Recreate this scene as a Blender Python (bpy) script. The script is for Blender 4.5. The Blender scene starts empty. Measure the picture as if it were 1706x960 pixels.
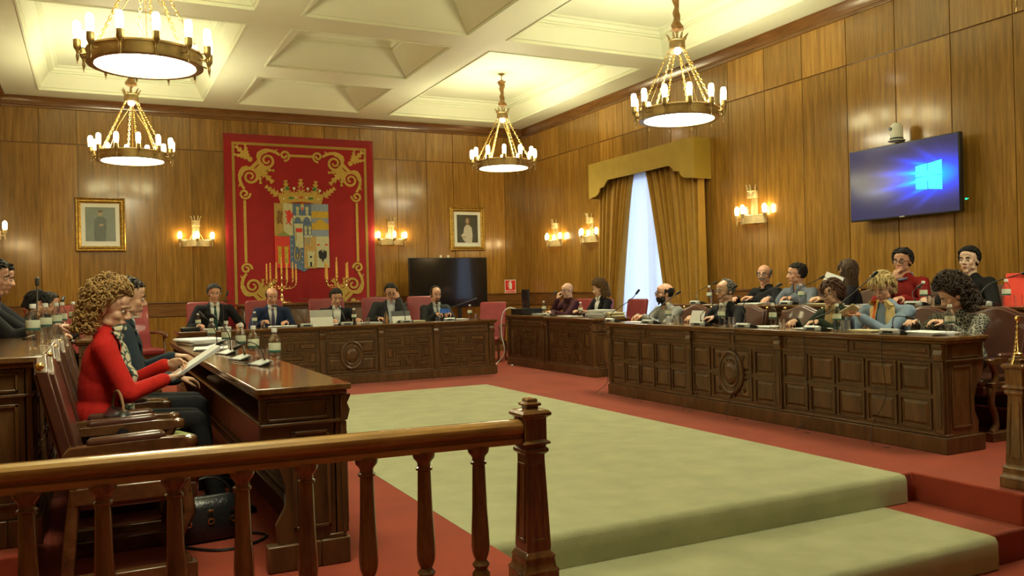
import bpy, bmesh, math, random
from mathutils import Vector, Matrix, Euler, noise
from mathutils.bvhtree import BVHTree
PI = math.pi
scene = bpy.context.scene
COL = scene.collection
rad = math.radians

# ------------------------------------------------------------------ camera, light, exposure
CAMH = 1.2
FPX = 1414.13
YAW, PITCH, ROLL = rad(26.297), rad(0.0733), rad(-1.3976)
_f = Vector((math.sin(YAW)*math.cos(PITCH), math.cos(YAW)*math.cos(PITCH), math.sin(PITCH)))
_r = Vector((math.cos(YAW), -math.sin(YAW), 0))
_u = _r.cross(_f)
_r, _u = _r*math.cos(ROLL)+_u*math.sin(ROLL), -_r*math.sin(ROLL)+_u*math.cos(ROLL)
cam_d = bpy.data.cameras.new('camera')
cam_d.sensor_width = 36
cam_d.lens = FPX/1706*36
cam_d.clip_start = 0.05
cam = bpy.data.objects.new('camera', cam_d)
COL.objects.link(cam)
m4 = Matrix((_r, _u, -_f)).transposed().to_4x4()
m4.translation = Vector((0, 0, CAMH))
cam.matrix_world = m4
scene.camera = cam
scene.view_settings.view_transform = 'Standard'
scene.view_settings.look = 'None'
scene.view_settings.gamma = 1
scene.view_settings.use_curve_mapping = False
scene.view_settings.exposure = 0.95
world = bpy.data.worlds.new('daylight'); scene.world = world
world.use_nodes = True
world.node_tree.nodes['Background'].inputs['Color'].default_value = (0.55, 0.70, 1.0, 1)
world.node_tree.nodes['Background'].inputs['Strength'].default_value = 1.2
DISC_E, CANDLE_E, SCONCE_E, HUB_E = 19.0, 17.0, 26.0, 10.0
DISC_C, CANDLE_C = (1.0, 0.97, 0.66), (1.0, 0.90, 0.48)

def at(px, py, **k):
    """world point seen at photo pixel (px,py) on the plane x=, y= or z="""
    d = _f*FPX + _r*(px-853) - _u*(py-480)
    (a, v), = k.items(); i = 'xyz'.index(a)
    t = (v-(0, 0, CAMH)[i])/d[i]
    return Vector((0, 0, CAMH)) + d*t

# ------------------------------------------------------------------ materials
def new_mat(name):
    m = bpy.data.materials.new(name); m.use_nodes = True
    nt = m.node_tree; return m, nt, nt.nodes['Principled BSDF']
def N(nt, t, **kw):
    n = nt.nodes.new(t)
    for k, v in kw.items(): setattr(n, k, v)
    return n
def ramp(nt, fac, stops):
    r = N(nt, 'ShaderNodeValToRGB'); e = r.color_ramp.elements
    while len(e) < len(stops): e.new(0.5)
    for el, (p, c) in zip(e, stops): el.position = p; el.color = (*c, 1)
    nt.links.new(fac, r.inputs['Fac']); return r
def plain(name, col, rough=0.6, metal=0.0, var=0.12, scale=30, coat=0.0, sheen=0.0, bump=0.0, bscale=200, spec=0.5):
    m, nt, b = new_mat(name)
    tc = N(nt, 'ShaderNodeTexCoord'); nz = N(nt, 'ShaderNodeTexNoise')
    nz.inputs['Scale'].default_value = scale; nz.inputs['Detail'].default_value = 4
    nt.links.new(tc.outputs['Object'], nz.inputs['Vector'])
    lo = tuple(max(0, c*(1-var)) for c in col); hi = tuple(min(1, c*(1+var)) for c in col)
    r = ramp(nt, nz.outputs['Fac'], [(0.3, lo), (0.7, hi)])
    nt.links.new(r.outputs['Color'], b.inputs['Base Color'])
    b.inputs['Roughness'].default_value = rough; b.inputs['Metallic'].default_value = metal
    b.inputs['Coat Weight'].default_value = coat; b.inputs['Sheen Weight'].default_value = sheen
    b.inputs['Specular IOR Level'].default_value = spec
    if bump:
        n2 = N(nt, 'ShaderNodeTexNoise'); n2.inputs['Scale'].default_value = bscale
        nt.links.new(tc.outputs['Object'], n2.inputs['Vector'])
        bp = N(nt, 'ShaderNodeBump'); bp.inputs['Strength'].default_value = bump; bp.inputs['Distance'].default_value = 0.01
        nt.links.new(n2.outputs['Fac'], bp.inputs['Height']); nt.links.new(bp.outputs['Normal'], b.inputs['Normal'])
    return m
def wood(name, c1, c2, c3, grain=(40, 40, 2.0), rough=0.3, coat=0.3, island=0.0, figure=1.0):
    m, nt, b = new_mat(name); L = nt.links.new
    tc = N(nt, 'ShaderNodeTexCoord'); mp = N(nt, 'ShaderNodeMapping'); mp.inputs['Scale'].default_value = grain
    geo = N(nt, 'ShaderNodeNewGeometry')
    off = N(nt, 'ShaderNodeVectorMath', operation='SCALE'); off.inputs[0].default_value = (37, 19, 53)
    L(geo.outputs['Random Per Island'], off.inputs['Scale'])
    ad = N(nt, 'ShaderNodeVectorMath', operation='ADD')
    L(tc.outputs['Object'], mp.inputs['Vector']); L(mp.outputs['Vector'], ad.inputs[0])
    if island: L(off.outputs['Vector'], ad.inputs[1])
    n1 = N(nt, 'ShaderNodeTexNoise'); n1.inputs['Scale'].default_value = 1.0; n1.inputs['Detail'].default_value = 6
    n1.inputs['Roughness'].default_value = 0.65; n1.inputs['Distortion'].default_value = 0.4*figure
    L(ad.outputs['Vector'], n1.inputs['Vector'])
    r = ramp(nt, n1.outputs['Fac'], [(0.28, c1), (0.5, c2), (0.72, c3)])
    hsv = N(nt, 'ShaderNodeHueSaturation')
    L(r.outputs['Color'], hsv.inputs['Color'])
    if island:
        ma = N(nt, 'ShaderNodeMapRange'); ma.inputs['To Min'].default_value = 1-island; ma.inputs['To Max'].default_value = 1+island
        L(geo.outputs['Random Per Island'], ma.inputs['Value']); L(ma.outputs['Result'], hsv.inputs['Value'])
    L(hsv.outputs['Color'], b.inputs['Base Color'])
    b.inputs['Roughness'].default_value = rough; b.inputs['Coat Weight'].default_value = coat
    b.inputs['Coat Roughness'].default_value = 0.12
    return m
def emit(name, col, s):
    m, nt, b = new_mat(name)
    b.inputs['Base Color'].default_value = (*col, 1)
    b.inputs['Emission Color'].default_value = (*col, 1); b.inputs['Emission Strength'].default_value = s
    return m
def glass(name, col=(0.95, 0.97, 0.95), ior=1.33, rough=0.02, mix=0.45):
    m, nt, b = new_mat(name)
    b.inputs['Base Color'].default_value = (*col, 1); b.inputs['Roughness'].default_value = rough
    b.inputs['IOR'].default_value = ior; b.inputs['Transmission Weight'].default_value = 1.0
    tr = N(nt, 'ShaderNodeBsdfTransparent'); mx = N(nt, 'ShaderNodeMixShader'); mx.inputs['Fac'].default_value = mix
    out = nt.nodes['Material Output']
    nt.links.new(b.outputs['BSDF'], mx.inputs[1]); nt.links.new(tr.outputs['BSDF'], mx.inputs[2])
    nt.links.new(mx.outputs['Shader'], out.inputs['Surface'])
    return m

M = {}
M['wall'] = wood('oak_panelling', (0.175, 0.082, 0.013), (0.285, 0.142, 0.024), (0.40, 0.208, 0.041), (26, 26, 1.6), 0.2, 0.25, 0.24)
M['crown'] = wood('crown_wood', (0.10, 0.042, 0.012), (0.17, 0.075, 0.02), (0.22, 0.10, 0.03), (3, 3, 40), 0.25, 0.4)
M['walnut'] = wood('dark_walnut', (0.042, 0.019, 0.007), (0.098, 0.046, 0.015), (0.165, 0.082, 0.027), (14, 14, 3), 0.38, 0.18, 0.2)
M['walnut_top'] = wood('walnut_worktop', (0.07, 0.032, 0.011), (0.14, 0.066, 0.020), (0.20, 0.10, 0.034), (3, 20, 20), 0.16, 0.6)
M['rail'] = wood('rail_wood', (0.20, 0.10, 0.025), (0.34, 0.175, 0.045), (0.45, 0.25, 0.07), (3, 20, 20), 0.2, 0.7)
M['baluster'] = wood('baluster_wood', (0.08, 0.033, 0.010), (0.16, 0.070, 0.020), (0.27, 0.13, 0.038), (16, 16, 3), 0.25, 0.5)
M['chairwood'] = wood('chair_wood', (0.06, 0.024, 0.009), (0.12, 0.05, 0.018), (0.18, 0.08, 0.03), (10, 10, 10), 0.25, 0.5)
M['ceiling'] = plain('ceiling_paint', (0.77, 0.80, 0.62), 0.55, var=0.015, scale=3)
M['red_carpet'] = plain('red_carpet', (0.29, 0.046, 0.022), 0.95, var=0.16, scale=2.2, bump=0.35, bscale=260, sheen=0.15, spec=0.1)
M['green_carpet'] = plain('green_carpet', (0.395, 0.405, 0.24), 0.95, var=0.10, scale=4.5, bump=0.35, bscale=240, sheen=0.2, spec=0.1)
M['leather'] = plain('brown_leather', (0.085, 0.028, 0.017), 0.3, var=0.15, scale=9, coat=0.25, bump=0.08, bscale=120)
M['redleather'] = plain('red_leather', (0.26, 0.035, 0.038), 0.42, var=0.12, scale=8, coat=0.1, bump=0.08, bscale=120)
M['brass'] = plain('brass', (0.80, 0.55, 0.20), 0.22, 1.0, var=0.1)
M['bronze'] = plain('aged_bronze', (0.36, 0.25, 0.11), 0.42, 0.85, var=0.22, scale=14)
M['goldmetal'] = plain('polished_gold', (0.86, 0.66, 0.34), 0.14, 1.0, var=0.05)
M['sconcemetal'] = plain('pale_gilt', (0.62, 0.50, 0.27), 0.4, 0.6, var=0.15, scale=20)
M['frame'] = plain('gilt_frame', (0.52, 0.34, 0.08), 0.32, 0.75, var=0.35, scale=25)
M['mat_board'] = plain('mat_board', (0.75, 0.75, 0.68), 0.8, var=0.02)
M['disc'] = emit('frosted_disc_light', DISC_C, DISC_E)
M['candle'] = emit('candle_bulb_light', CANDLE_C, CANDLE_E)
M['sconce_light'] = emit('sconce_bulb_light', (1.0, 0.74, 0.34), SCONCE_E)
M['hub'] = emit('hub_bulb_light', (1.0, 0.93, 0.75), HUB_E)
M['candlestick'] = plain('candle_sleeve', (0.70, 0.42, 0.12), 0.5, var=0.08)
M['wax'] = plain('gold_wax_candle', (0.75, 0.42, 0.08), 0.4, var=0.12, scale=60)
M['rope'] = plain('ochre_velvet_sleeve', (0.24, 0.11, 0.015), 0.75, var=0.25, scale=30, sheen=0.4)
M['velvet'] = plain('ochre_velvet', (0.36, 0.185, 0.010), 0.7, var=0.1, scale=8, sheen=0.35)
M['pelmet'] = plain('ochre_pelmet_cloth', (0.37, 0.235, 0.018), 0.8, var=0.08, scale=6, sheen=0.2)
M['black'] = plain('black_plastic', (0.012, 0.012, 0.013), 0.35, var=0.1)
M['screen_off'] = plain('dark_screen', (0.006, 0.006, 0.007), 0.12, var=0.05, coat=0.3)
M['silver'] = plain('pale_grey_plastic', (0.42, 0.44, 0.43), 0.35, var=0.04)
M['whiteplastic'] = plain('white_plastic', (0.75, 0.77, 0.75), 0.4, var=0.03)
M['bottle'] = glass('clear_bottle_water', (1, 1, 1), 1.33, .03, .72)
M['tumbler'] = glass('tumbler_glass', (0.97, 0.98, 0.96), 1.45, 0.01, 0.55)
M['label'] = plain('bottle_label', (0.62, 0.66, 0.52), 0.5, var=0.05)
M['label_band'] = plain('bottle_label_green', (0.03, 0.12, 0.09), 0.5, var=0.1)
M['paper'] = plain('white_paper', (0.74, 0.76, 0.78), 0.8, var=0.02)
M['cream_paper'] = plain('cream_folder', (0.66, 0.60, 0.38), 0.8, var=0.04)
M['blue_paper'] = plain('pale_blue_folder', (0.45, 0.58, 0.80), 0.7, var=0.06)
M['redfolder'] = plain('red_card_folder', (0.80, 0.06, 0.035), 0.6, var=0.03)
M['kraft'] = plain('brown_card', (0.28, 0.15, 0.07), 0.8, var=0.05)
M['white_paint'] = plain('white_paint', (0.75, 0.77, 0.78), 0.5, var=0.02)

# ------------------------------------------------------------------ mesh builder
def basis(d):
    d = Vector(d).normalized(); a = Vector((0, 0, 1)) if abs(d.z) < 0.95 else Vector((1, 0, 0))
    x = d.cross(a).normalized(); return x, x.cross(d).normalized(), d
class MB:
    def __init__(s): s.v = []; s.f = []; s.m = []; s.mi = 0
    def add(s, vs, fs):
        o = len(s.v); s.v += [tuple(v) for v in vs]
        for f in fs: s.f.append([i+o for i in f]); s.m.append(s.mi)
    def box(s, x0, y0, z0, x1, y1, z1):
        if x0 > x1: x0, x1 = x1, x0
        if y0 > y1: y0, y1 = y1, y0
        if z0 > z1: z0, z1 = z1, z0
        s.add([(x0, y0, z0), (x1, y0, z0), (x1, y1, z0), (x0, y1, z0), (x0, y0, z1), (x1, y0, z1), (x1, y1, z1), (x0, y1, z1)],
              [(0, 3, 2, 1), (4, 5, 6, 7), (0, 1, 5, 4), (1, 2, 6, 5), (2, 3, 7, 6), (3, 0, 4, 7)])
    def hull8(s, a, b):  # two quads (4 pts each)
        s.add(list(a)+list(b), [(3, 2, 1, 0), (4, 5, 6, 7), (0, 1, 5, 4), (1, 2, 6, 5), (2, 3, 7, 6), (3, 0, 4, 7)])
    def obox(s, c, sx, sy, sz, rot):   # oriented box, centre c
        R = Euler(rot).to_matrix() if not isinstance(rot, Matrix) else rot
        p = [Vector(c)+R@Vector((a*sx/2, b*sy/2, d*sz/2)) for d in (-1, 1) for a, b in ((-1, -1), (1, -1), (1, 1), (-1, 1))]
        s.hull8(p[:4], p[4:])
    def loft(s, rings, cap=True, closed=True):
        n = len(rings[0]); vs = [p for r in rings for p in r]; fs = []
        for i in range(len(rings)-1):
            for j in range(n if closed else n-1):
                k = (j+1) % n
                fs.append((i*n+j, i*n+k, (i+1)*n+k, (i+1)*n+j))
        if cap and closed:
            fs.append(tuple(range(n-1, -1, -1))); fs.append(tuple((len(rings)-1)*n+j for j in range(n)))
        s.add(vs, fs)
    def tube(s, pts, r, n=8, cap=True):
        pts = [Vector(p) for p in pts]
        rs = r if isinstance(r, (list, tuple)) else [r]*len(pts)
        rings = []; X = None
        for i, p in enumerate(pts):
            d = (pts[min(i+1, len(pts)-1)]-pts[max(i-1, 0)])
            d = d.normalized() if d.length > 1e-9 else Vector((0, 0, 1))
            if X is None: X, Y, _ = basis(d)
            X = (X-d*X.dot(d)); X = X.normalized() if X.length > 1e-6 else basis(d)[0]
            Y = d.cross(X)
            rings.append([p+(X*math.cos(2*PI*j/n)+Y*math.sin(2*PI*j/n))*rs[i] for j in range(n)])
        s.loft(rings, cap)
    def cyl(s, p0, p1, r0, r1=None, n=16): s.tube([p0, p1], [r0, r0 if r1 is None else r1], n)
    def capsule(s, p0, p1, r0, r1, n=10):
        p0 = Vector(p0); p1 = Vector(p1); d = p1-p0
        if d.length < 1e-6: d = Vector((0, 0, 1e-3)); p1 = p0+d
        X, Y, D = basis(d); rings = []
        for a in (-80, -50, -20): rings.append((p0+D*r0*math.sin(rad(a)), r0*math.cos(rad(a))))
        for a in (0, 30, 60, 82): rings.append((p1+D*r1*math.sin(rad(a)), r1*math.cos(rad(a))))
        s.loft([[c+(X*math.cos(-2*PI*j/n)+Y*math.sin(-2*PI*j/n))*-q for j in range(n)][::-1] if False else
                [c+(Y*math.cos(2*PI*j/n)+X*math.sin(2*PI*j/n))*q for j in range(n)] for c, q in rings])
    def ell(s, c, r, R=None, n=14, m=8):
        c = Vector(c); r = (r, r, r) if not isinstance(r, (tuple, list)) else r
        R = R if R is not None else Matrix.Identity(3); rings = []
        for i in range(m+1):
            t = -PI/2+PI*(i+0.02*(1 if i == 0 else -1 if i == m else 0)*4)/m if i in (0, m) else -PI/2+PI*i/m
            rings.append([c+R@Vector((r[0]*math.cos(t)*math.cos(2*PI*j/n), r[1]*math.cos(t)*math.sin(2*PI*j/n), r[2]*math.sin(t))) for j in range(n)])
        s.loft(rings)
    def lathe(s, prof, c=(0, 0, 0), n=24, sq=False, cap=True):
        c = Vector(c); rings = []
        for r, z in prof:
            ring = []
            for j in range(n):
                a = 2*PI*j/n
                if sq:
                    a = PI/4+2*PI*j/4 if n == 4 else a
                    p = Vector((r*math.cos(a)*math.sqrt(2), r*math.sin(a)*math.sqrt(2), z))
                else: p = Vector((r*math.cos(a), r*math.sin(a), z))
                ring.append(c+p)
            rings.append(ring)
        s.loft(rings, cap)
    def prism(s, poly, h0, h1, fn):   # poly in 2D, fn(u,v,h)->3D
        n = len(poly)
        ar = sum(poly[i][0]*poly[(i+1) % n][1]-poly[(i+1) % n][0]*poly[i][1] for i in range(n))
        if ar < 0: poly = poly[::-1]
        a = [fn(u, v, h0) for u, v in poly]; b = [fn(u, v, h1) for u, v in poly]
        s.add(a+b, [tuple(range(n-1, -1, -1)), tuple(range(n, 2*n))]+[(i, (i+1) % n, n+(i+1) % n, n+i) for i in range(n)])
    def raised(s, x0, x1, z0, z1, y, d=0.012, b=0.022, fn=None):
        """moulded frame with a raised field on the plane y, front towards -y"""
        w = 0.014
        for bx in ((x0, z0, x1, z0+w), (x0, z1-w, x1, z1), (x0, z0+w, x0+w, z1-w), (x1-w, z0+w, x1, z1-w)):
            s.box(bx[0], y-d, bx[1], bx[2], y+.001, bx[3])
        a, b2 = w+0.010, w+0.010+b
        b2 = min(b2, (x1-x0)*.42, (z1-z0)*.42)
        s.hull8([(x0+a, y+.001, z0+a), (x1-a, y+.001, z0+a), (x1-a, y+.001, z1-a), (x0+a, y+.001, z1-a)],
                [(x0+b2, y-d*.9, z0+b2), (x1-b2, y-d*.9, z0+b2), (x1-b2, y-d*.9, z1-b2), (x0+b2, y-d*.9, z1-b2)])
    def build(s, name, mats, parent=None, smooth=35, bevel=0, remesh=0, sm=0, noise_d=0):
        me = bpy.data.meshes.new(name)
        me.from_pydata(s.v, [], s.f)
        if not isinstance(mats, (list, tuple)): mats = [mats]
        for m in mats: me.materials.append(m)
        me.polygons.foreach_set('material_index', s.m)
        bm = bmesh.new(); bm.from_mesh(me); bmesh.ops.recalc_face_normals(bm, faces=bm.faces); bm.to_mesh(me); bm.free()
        if smooth:
            me.polygons.foreach_set('use_smooth', [True]*len(me.polygons))
            if not remesh: me.set_sharp_from_angle(angle=rad(smooth))
        me.update()
        o = bpy.data.objects.new(name, me); COL.objects.link(o)
        if parent is not None: o.parent = parent
        if bevel:
            b = o.modifiers.new('bevel', 'BEVEL'); b.width = bevel; b.segments = 2; b.limit_method = 'ANGLE'; b.angle_limit = rad(50)
        if remesh:
            r = o.modifiers.new('remesh', 'REMESH'); r.mode = 'VOXEL'; r.voxel_size = remesh; r.use_smooth_shade = True
            if sm:
                q = o.modifiers.new('smooth', 'CORRECTIVE_SMOOTH' if False else 'SMOOTH'); q.iterations = sm; q.factor = 0.5
        return o
def tag(o, label=None, cat=None, group=None, kind=None):
    if label: o['label'] = label
    if cat: o['category'] = cat
    if group: o['group'] = group
    if kind: o['kind'] = kind
    return o
def empty(name, loc=(0, 0, 0), rz=0, **k):
    o = bpy.data.objects.new(name, None); COL.objects.link(o); o.empty_display_size = 0.05
    o.location = loc; o.rotation_euler = (0, 0, rz); tag(o, **k); return o
_kids = {}
def kids(o): return [c for c in bpy.data.objects if c.parent == o]
def copy_tree(o, parent=None):
    ks = kids(o)
    c = o.copy(); COL.objects.link(c); c.parent = parent
    for ch in ks: copy_tree(ch, c)
    return c
def struct(o): o['kind'] = 'structure'; return o
# ------------------------------------------------------------------ room shell
XL, XR, YB, YF, ZC = -1.22, 7.73, 15.0, -3.2, 4.35
def floor_part():
    m = MB()
    m.prism([(XL, 3.0), (1.66, 3.0), (1.66, 3.65), (4.55, 3.65), (4.55, 2.95), (XR, 2.95), (XR, YB), (XL, YB)], -.6, 0, lambda u, v, h: (u, v, h))
    m.box(1.66, 2.93, -.6, 4.55, 3.65, -.17); m.box(XL, YF, -.7, XR, 3.1, -.34)
    struct(m.build('floor', M['red_carpet'], bevel=.012))
    m = MB(); m.box(6.38, 2.95, -.01, XR, 9.3, .165); struct(m.build('floor_tier', M['red_carpet'], bevel=.01))
    m = MB(); m.box(XL, 4.0, -.01, -.28, 9.3, .165); struct(m.build('floor_tier', M['red_carpet'], bevel=.01))
floor_part()

# green carpet runner over dais and step
def runner():
    r = empty('carpet_runner', (1.64, 3.6, 0), label='pale green carpet runner covering the middle of the dais and its steps', cat='carpet')
    def strip(prof, x0, x1, nm, th=.014):
        m = MB(); a = []
        for i, (y, z) in enumerate(prof):
            t = Vector(prof[min(i+1, len(prof)-1)])-Vector(prof[max(i-1, 0)]); t.normalize()
            a.append(((y, z), (y-t.y*th*-1 if False else y+(-t.y)*-th*-1, z+t.x*th)))
        rings = [[(x0, p[0], p[1]), (x0, q[0], q[1]), (x1, q[0], q[1]), (x1, p[0], p[1])] for p, q in a]
        m.loft(rings); return m.build(nm, M['green_carpet'], r, smooth=60)
    strip([(6.2, .002), (3, .002), (.4, .002), (.06, .002), (.02, -.006), (.008, -.03), (.006, -.09), (.004, -.165)], 0, 2.81, 'upper_carpet')
    strip([(.03, -.167), (-.3, -.167), (-.66, -.167), (-.70, -.172), (-.715, -.20), (-.716, -.27), (-.716, -.335)], 0.05, 2.60, 'step_carpet')
runner()

# ceiling with coffers
def ceiling():
    m = MB()
    big = [(10.15, 14.4), (5.35, 9.6), (0.55, 4.8), (-2.9, 0.0)]
    small = [(12.55, 14.4), (10.15, 11.9), (7.75, 9.6), (5.35, 7.1), (2.95, 4.8), (.55, 2.3), (-2.9, 0.0)]
    cols = [(XL, -.65, None), (-.65, 1.66, big), (1.66, 2.2, None), (2.2, 4.22, small), (4.22, 4.78, None), (4.78, 7.17, big), (7.17, XR, None)]
    def quad(x0, y0, x1, y1): m.add([(x0, y0, ZC), (x0, y1, ZC), (x1, y1, ZC), (x1, y0, ZC)], [(0, 1, 2, 3)])
    for x0, x1, cs in cols:
        if cs is None: quad(x0, YF, x1, YB); continue
        y = YB
        for a, b in sorted(cs, reverse=True):
            quad(x0, b, x1, y); y = a
            if cs is big: pf = [(0, 0), (0, .025), (.025, .03), (.10, .17), (.13, .20), (.13, .225), (.165, .225), (.165, .25), (.20, .25), (.22, .29), (.26, .30), (.26, .32)]
            else: pf = [(0, 0), (0, .02), (.025, .02), (.30, .30), (.30, .33), (.33, .33), (.35, .37), (.40, .40), (.40, .42)]
            rings = [[(x0+i, a+i, ZC+h), (x1-i, a+i, ZC+h), (x1-i, b-i, ZC+h), (x0+i, b-i, ZC+h)] for i, h in pf]
            m.loft(rings, cap=False)
            i, h = pf[-1]; m.add([(x0+i, a+i, ZC+h), (x1-i, a+i, ZC+h), (x1-i, b-i, ZC+h), (x0+i, b-i, ZC+h)], [(0, 1, 2, 3)])
        quad(x0, YF, x1, y)
    # thin edging bead round every coffer
    for x0, x1, cs in cols:
        for a, b in (cs or []):
            e = .022
            m.box(x0-e, a-e, ZC-.012, x0, b+e, ZC); m.box(x1, a-e, ZC-.012, x1+e, b+e, ZC)
            m.box(x0, a-e, ZC-.012, x1, a, ZC); m.box(x0, b, ZC-.012, x1, b+e, ZC)
    m.box(XL-.1, YF-.1, ZC+.5, XR+.1, YB+.1, ZC+.6)
    o = m.build('ceiling', M['ceiling'], smooth=30); struct(o)
ceiling()

# panelled walls: every board a slab with a fine joint
HOLE = (9.75, 11.75, 0.0, 2.95)     # window opening in the right wall (y0,y1,z0,z1)
def wall(name, edges, fn, hole=None):
    m = MB(); g = .0045
    rows = [(0.12, .88, .016), (1.12, 3.637, .02), (3.643, 4.22, .02)]
    for a, b in zip(edges[:-1], edges[1:]):
        for z0, z1, t in rows:
            segs = [(a, b, z0, z1)]
            if hole and b > hole[0] and a < hole[1] and z0 < hole[3]:
                segs = []
                if a < hole[0]: segs.append((a, hole[0], z0, z1))
                if b > hole[1]: segs.append((hole[1], b, z0, z1))
                if z1 > hole[3]: segs.append((max(a, hole[0]), min(b, hole[1]), hole[3], z1))
            for u0, u1, w0, w1 in segs:
                if u1-u0 > .03: fn(m, u0+g, u1-g, w0+g, w1-g, t)
    return struct(m.build(name, M['wall'], bevel=.002))
def fb(m, u0, u1, w0, w1, t): m.box(u0, YB-t, w0, u1, YB+.01, w1)
def fr(m, u0, u1, w0, w1, t): m.box(XR-t, u0, w0, XR+.01, u1, w1)
def fl(m, u0, u1, w0, w1, t): m.box(XL-.01, u0, w0, XL+t, u1, w1)
def ff(m, u0, u1, w0, w1, t): m.box(u0, YF-.01, w0, u1, YF+t, w1)
be = [-1.22, -.70, -.17, .40, .94, 1.51, 2.04, 2.6, 3.15, 3.75, 4.4, 5.08, 5.67, 6.21, 6.73, 7.29, 7.73]
re_ = [YF+.65*i for i in range(4)]+[-.6, .05, .7, 1.35, 2.0, 2.7, 3.35, 4.0, 4.36, 4.98, 5.62, 6.27, 6.92, 7.59, 8.23, 8.91, 9.59, 10.18, 10.78, 11.44, 12.15, 12.82, 13.54, 14.23, 15.0]
re_ = sorted(set(round(v, 2) for v in re_))
wall('wall_back', be, fb); wall('wall_right', re_, fr, HOLE)
wall('wall_left', [YF+.65*i for i in range(28)]+[15.0], fl)
wall('wall_front', [XL+.57*i for i in range(16)]+[XR], ff)
def trims():
    n = [0]
    def t(m, mt='crown_wood'):
        n[0] += 1; struct(m.build('trim_%d' % n[0], M['crown'], bevel=.004))
    # backing walls (with the window hole), dado rail, cornice, baseboard
    m = MB(); m.box(XL-.2, YB, -.6, XR+.2, YB+.15, ZC+.6); t(m)
    m = MB(); m.box(XL-.15, YF, -.6, XL, YB, ZC+.6); t(m)
    m = MB(); m.box(XL-.2, YF-.15, -.6, XR+.2, YF, ZC+.6); t(m)
    m = MB(); y0, y1, z0, z1 = HOLE
    m.box(XR, YF, -.6, XR+.15, y0, ZC+.6); m.box(XR, y1, -.6, XR+.15, YB, ZC+.6)
    m.box(XR, y0, z1, XR+.15, y1, ZC+.6); m.box(XR, y0, -.6, XR+.15, y1, z0); t(m)
    def prof_run(fn, segs):
        m = MB()
        for a, b in segs: fn(m, a, b)
        t(m)
    rail = [(0, .88), (.03, .885), (.03, 1.10), (.045, 1.105), (.045, 1.12), (0, 1.12)]
    corn = [(0, 4.17), (.035, 4.18), (.04, 4.215), (.022, 4.225), (.03, 4.26), (.075, 4.33), (.09, 4.349), (0, 4.349)]
    for pr in (rail, corn):
        nb = [(9.59, 11.9)] if pr is rail else []
        prof_run(lambda m, a, b: m.prism(pr, a, b, lambda u, v, h: (h, YB-.0-u, v)), [(XL, XR)])
        prof_run(lambda m, a, b: m.prism(pr, a, b, lambda u, v, h: (XR-u, h, v)), [(YF, HOLE[0]), (HOLE[1], YB)] if pr is rail else [(YF, YB)])
        prof_run(lambda m, a, b: m.prism(pr, a, b, lambda u, v, h: (XL+u, h, v)), [(YF, YB)])
    bb = [(0, 0), (.03, 0), (.03, .10), (.018, .12), (0, .12)]
    for nm, fn, segs in (('back', lambda u, v, h: (h, YB-u, v), [(XL, XR)]), ('left', lambda u, v, h: (XL+u, h, v), [(3.0, YB)]), ('right', lambda u, v, h: (XR-u, h, v), [(2.95, HOLE[0]), (HOLE[1], YB)])):
        m = MB()
        for a, b in segs: m.prism(bb, a, b, fn)
        struct(m.build('baseboard_'+nm, M['crown']))
trims()

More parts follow.
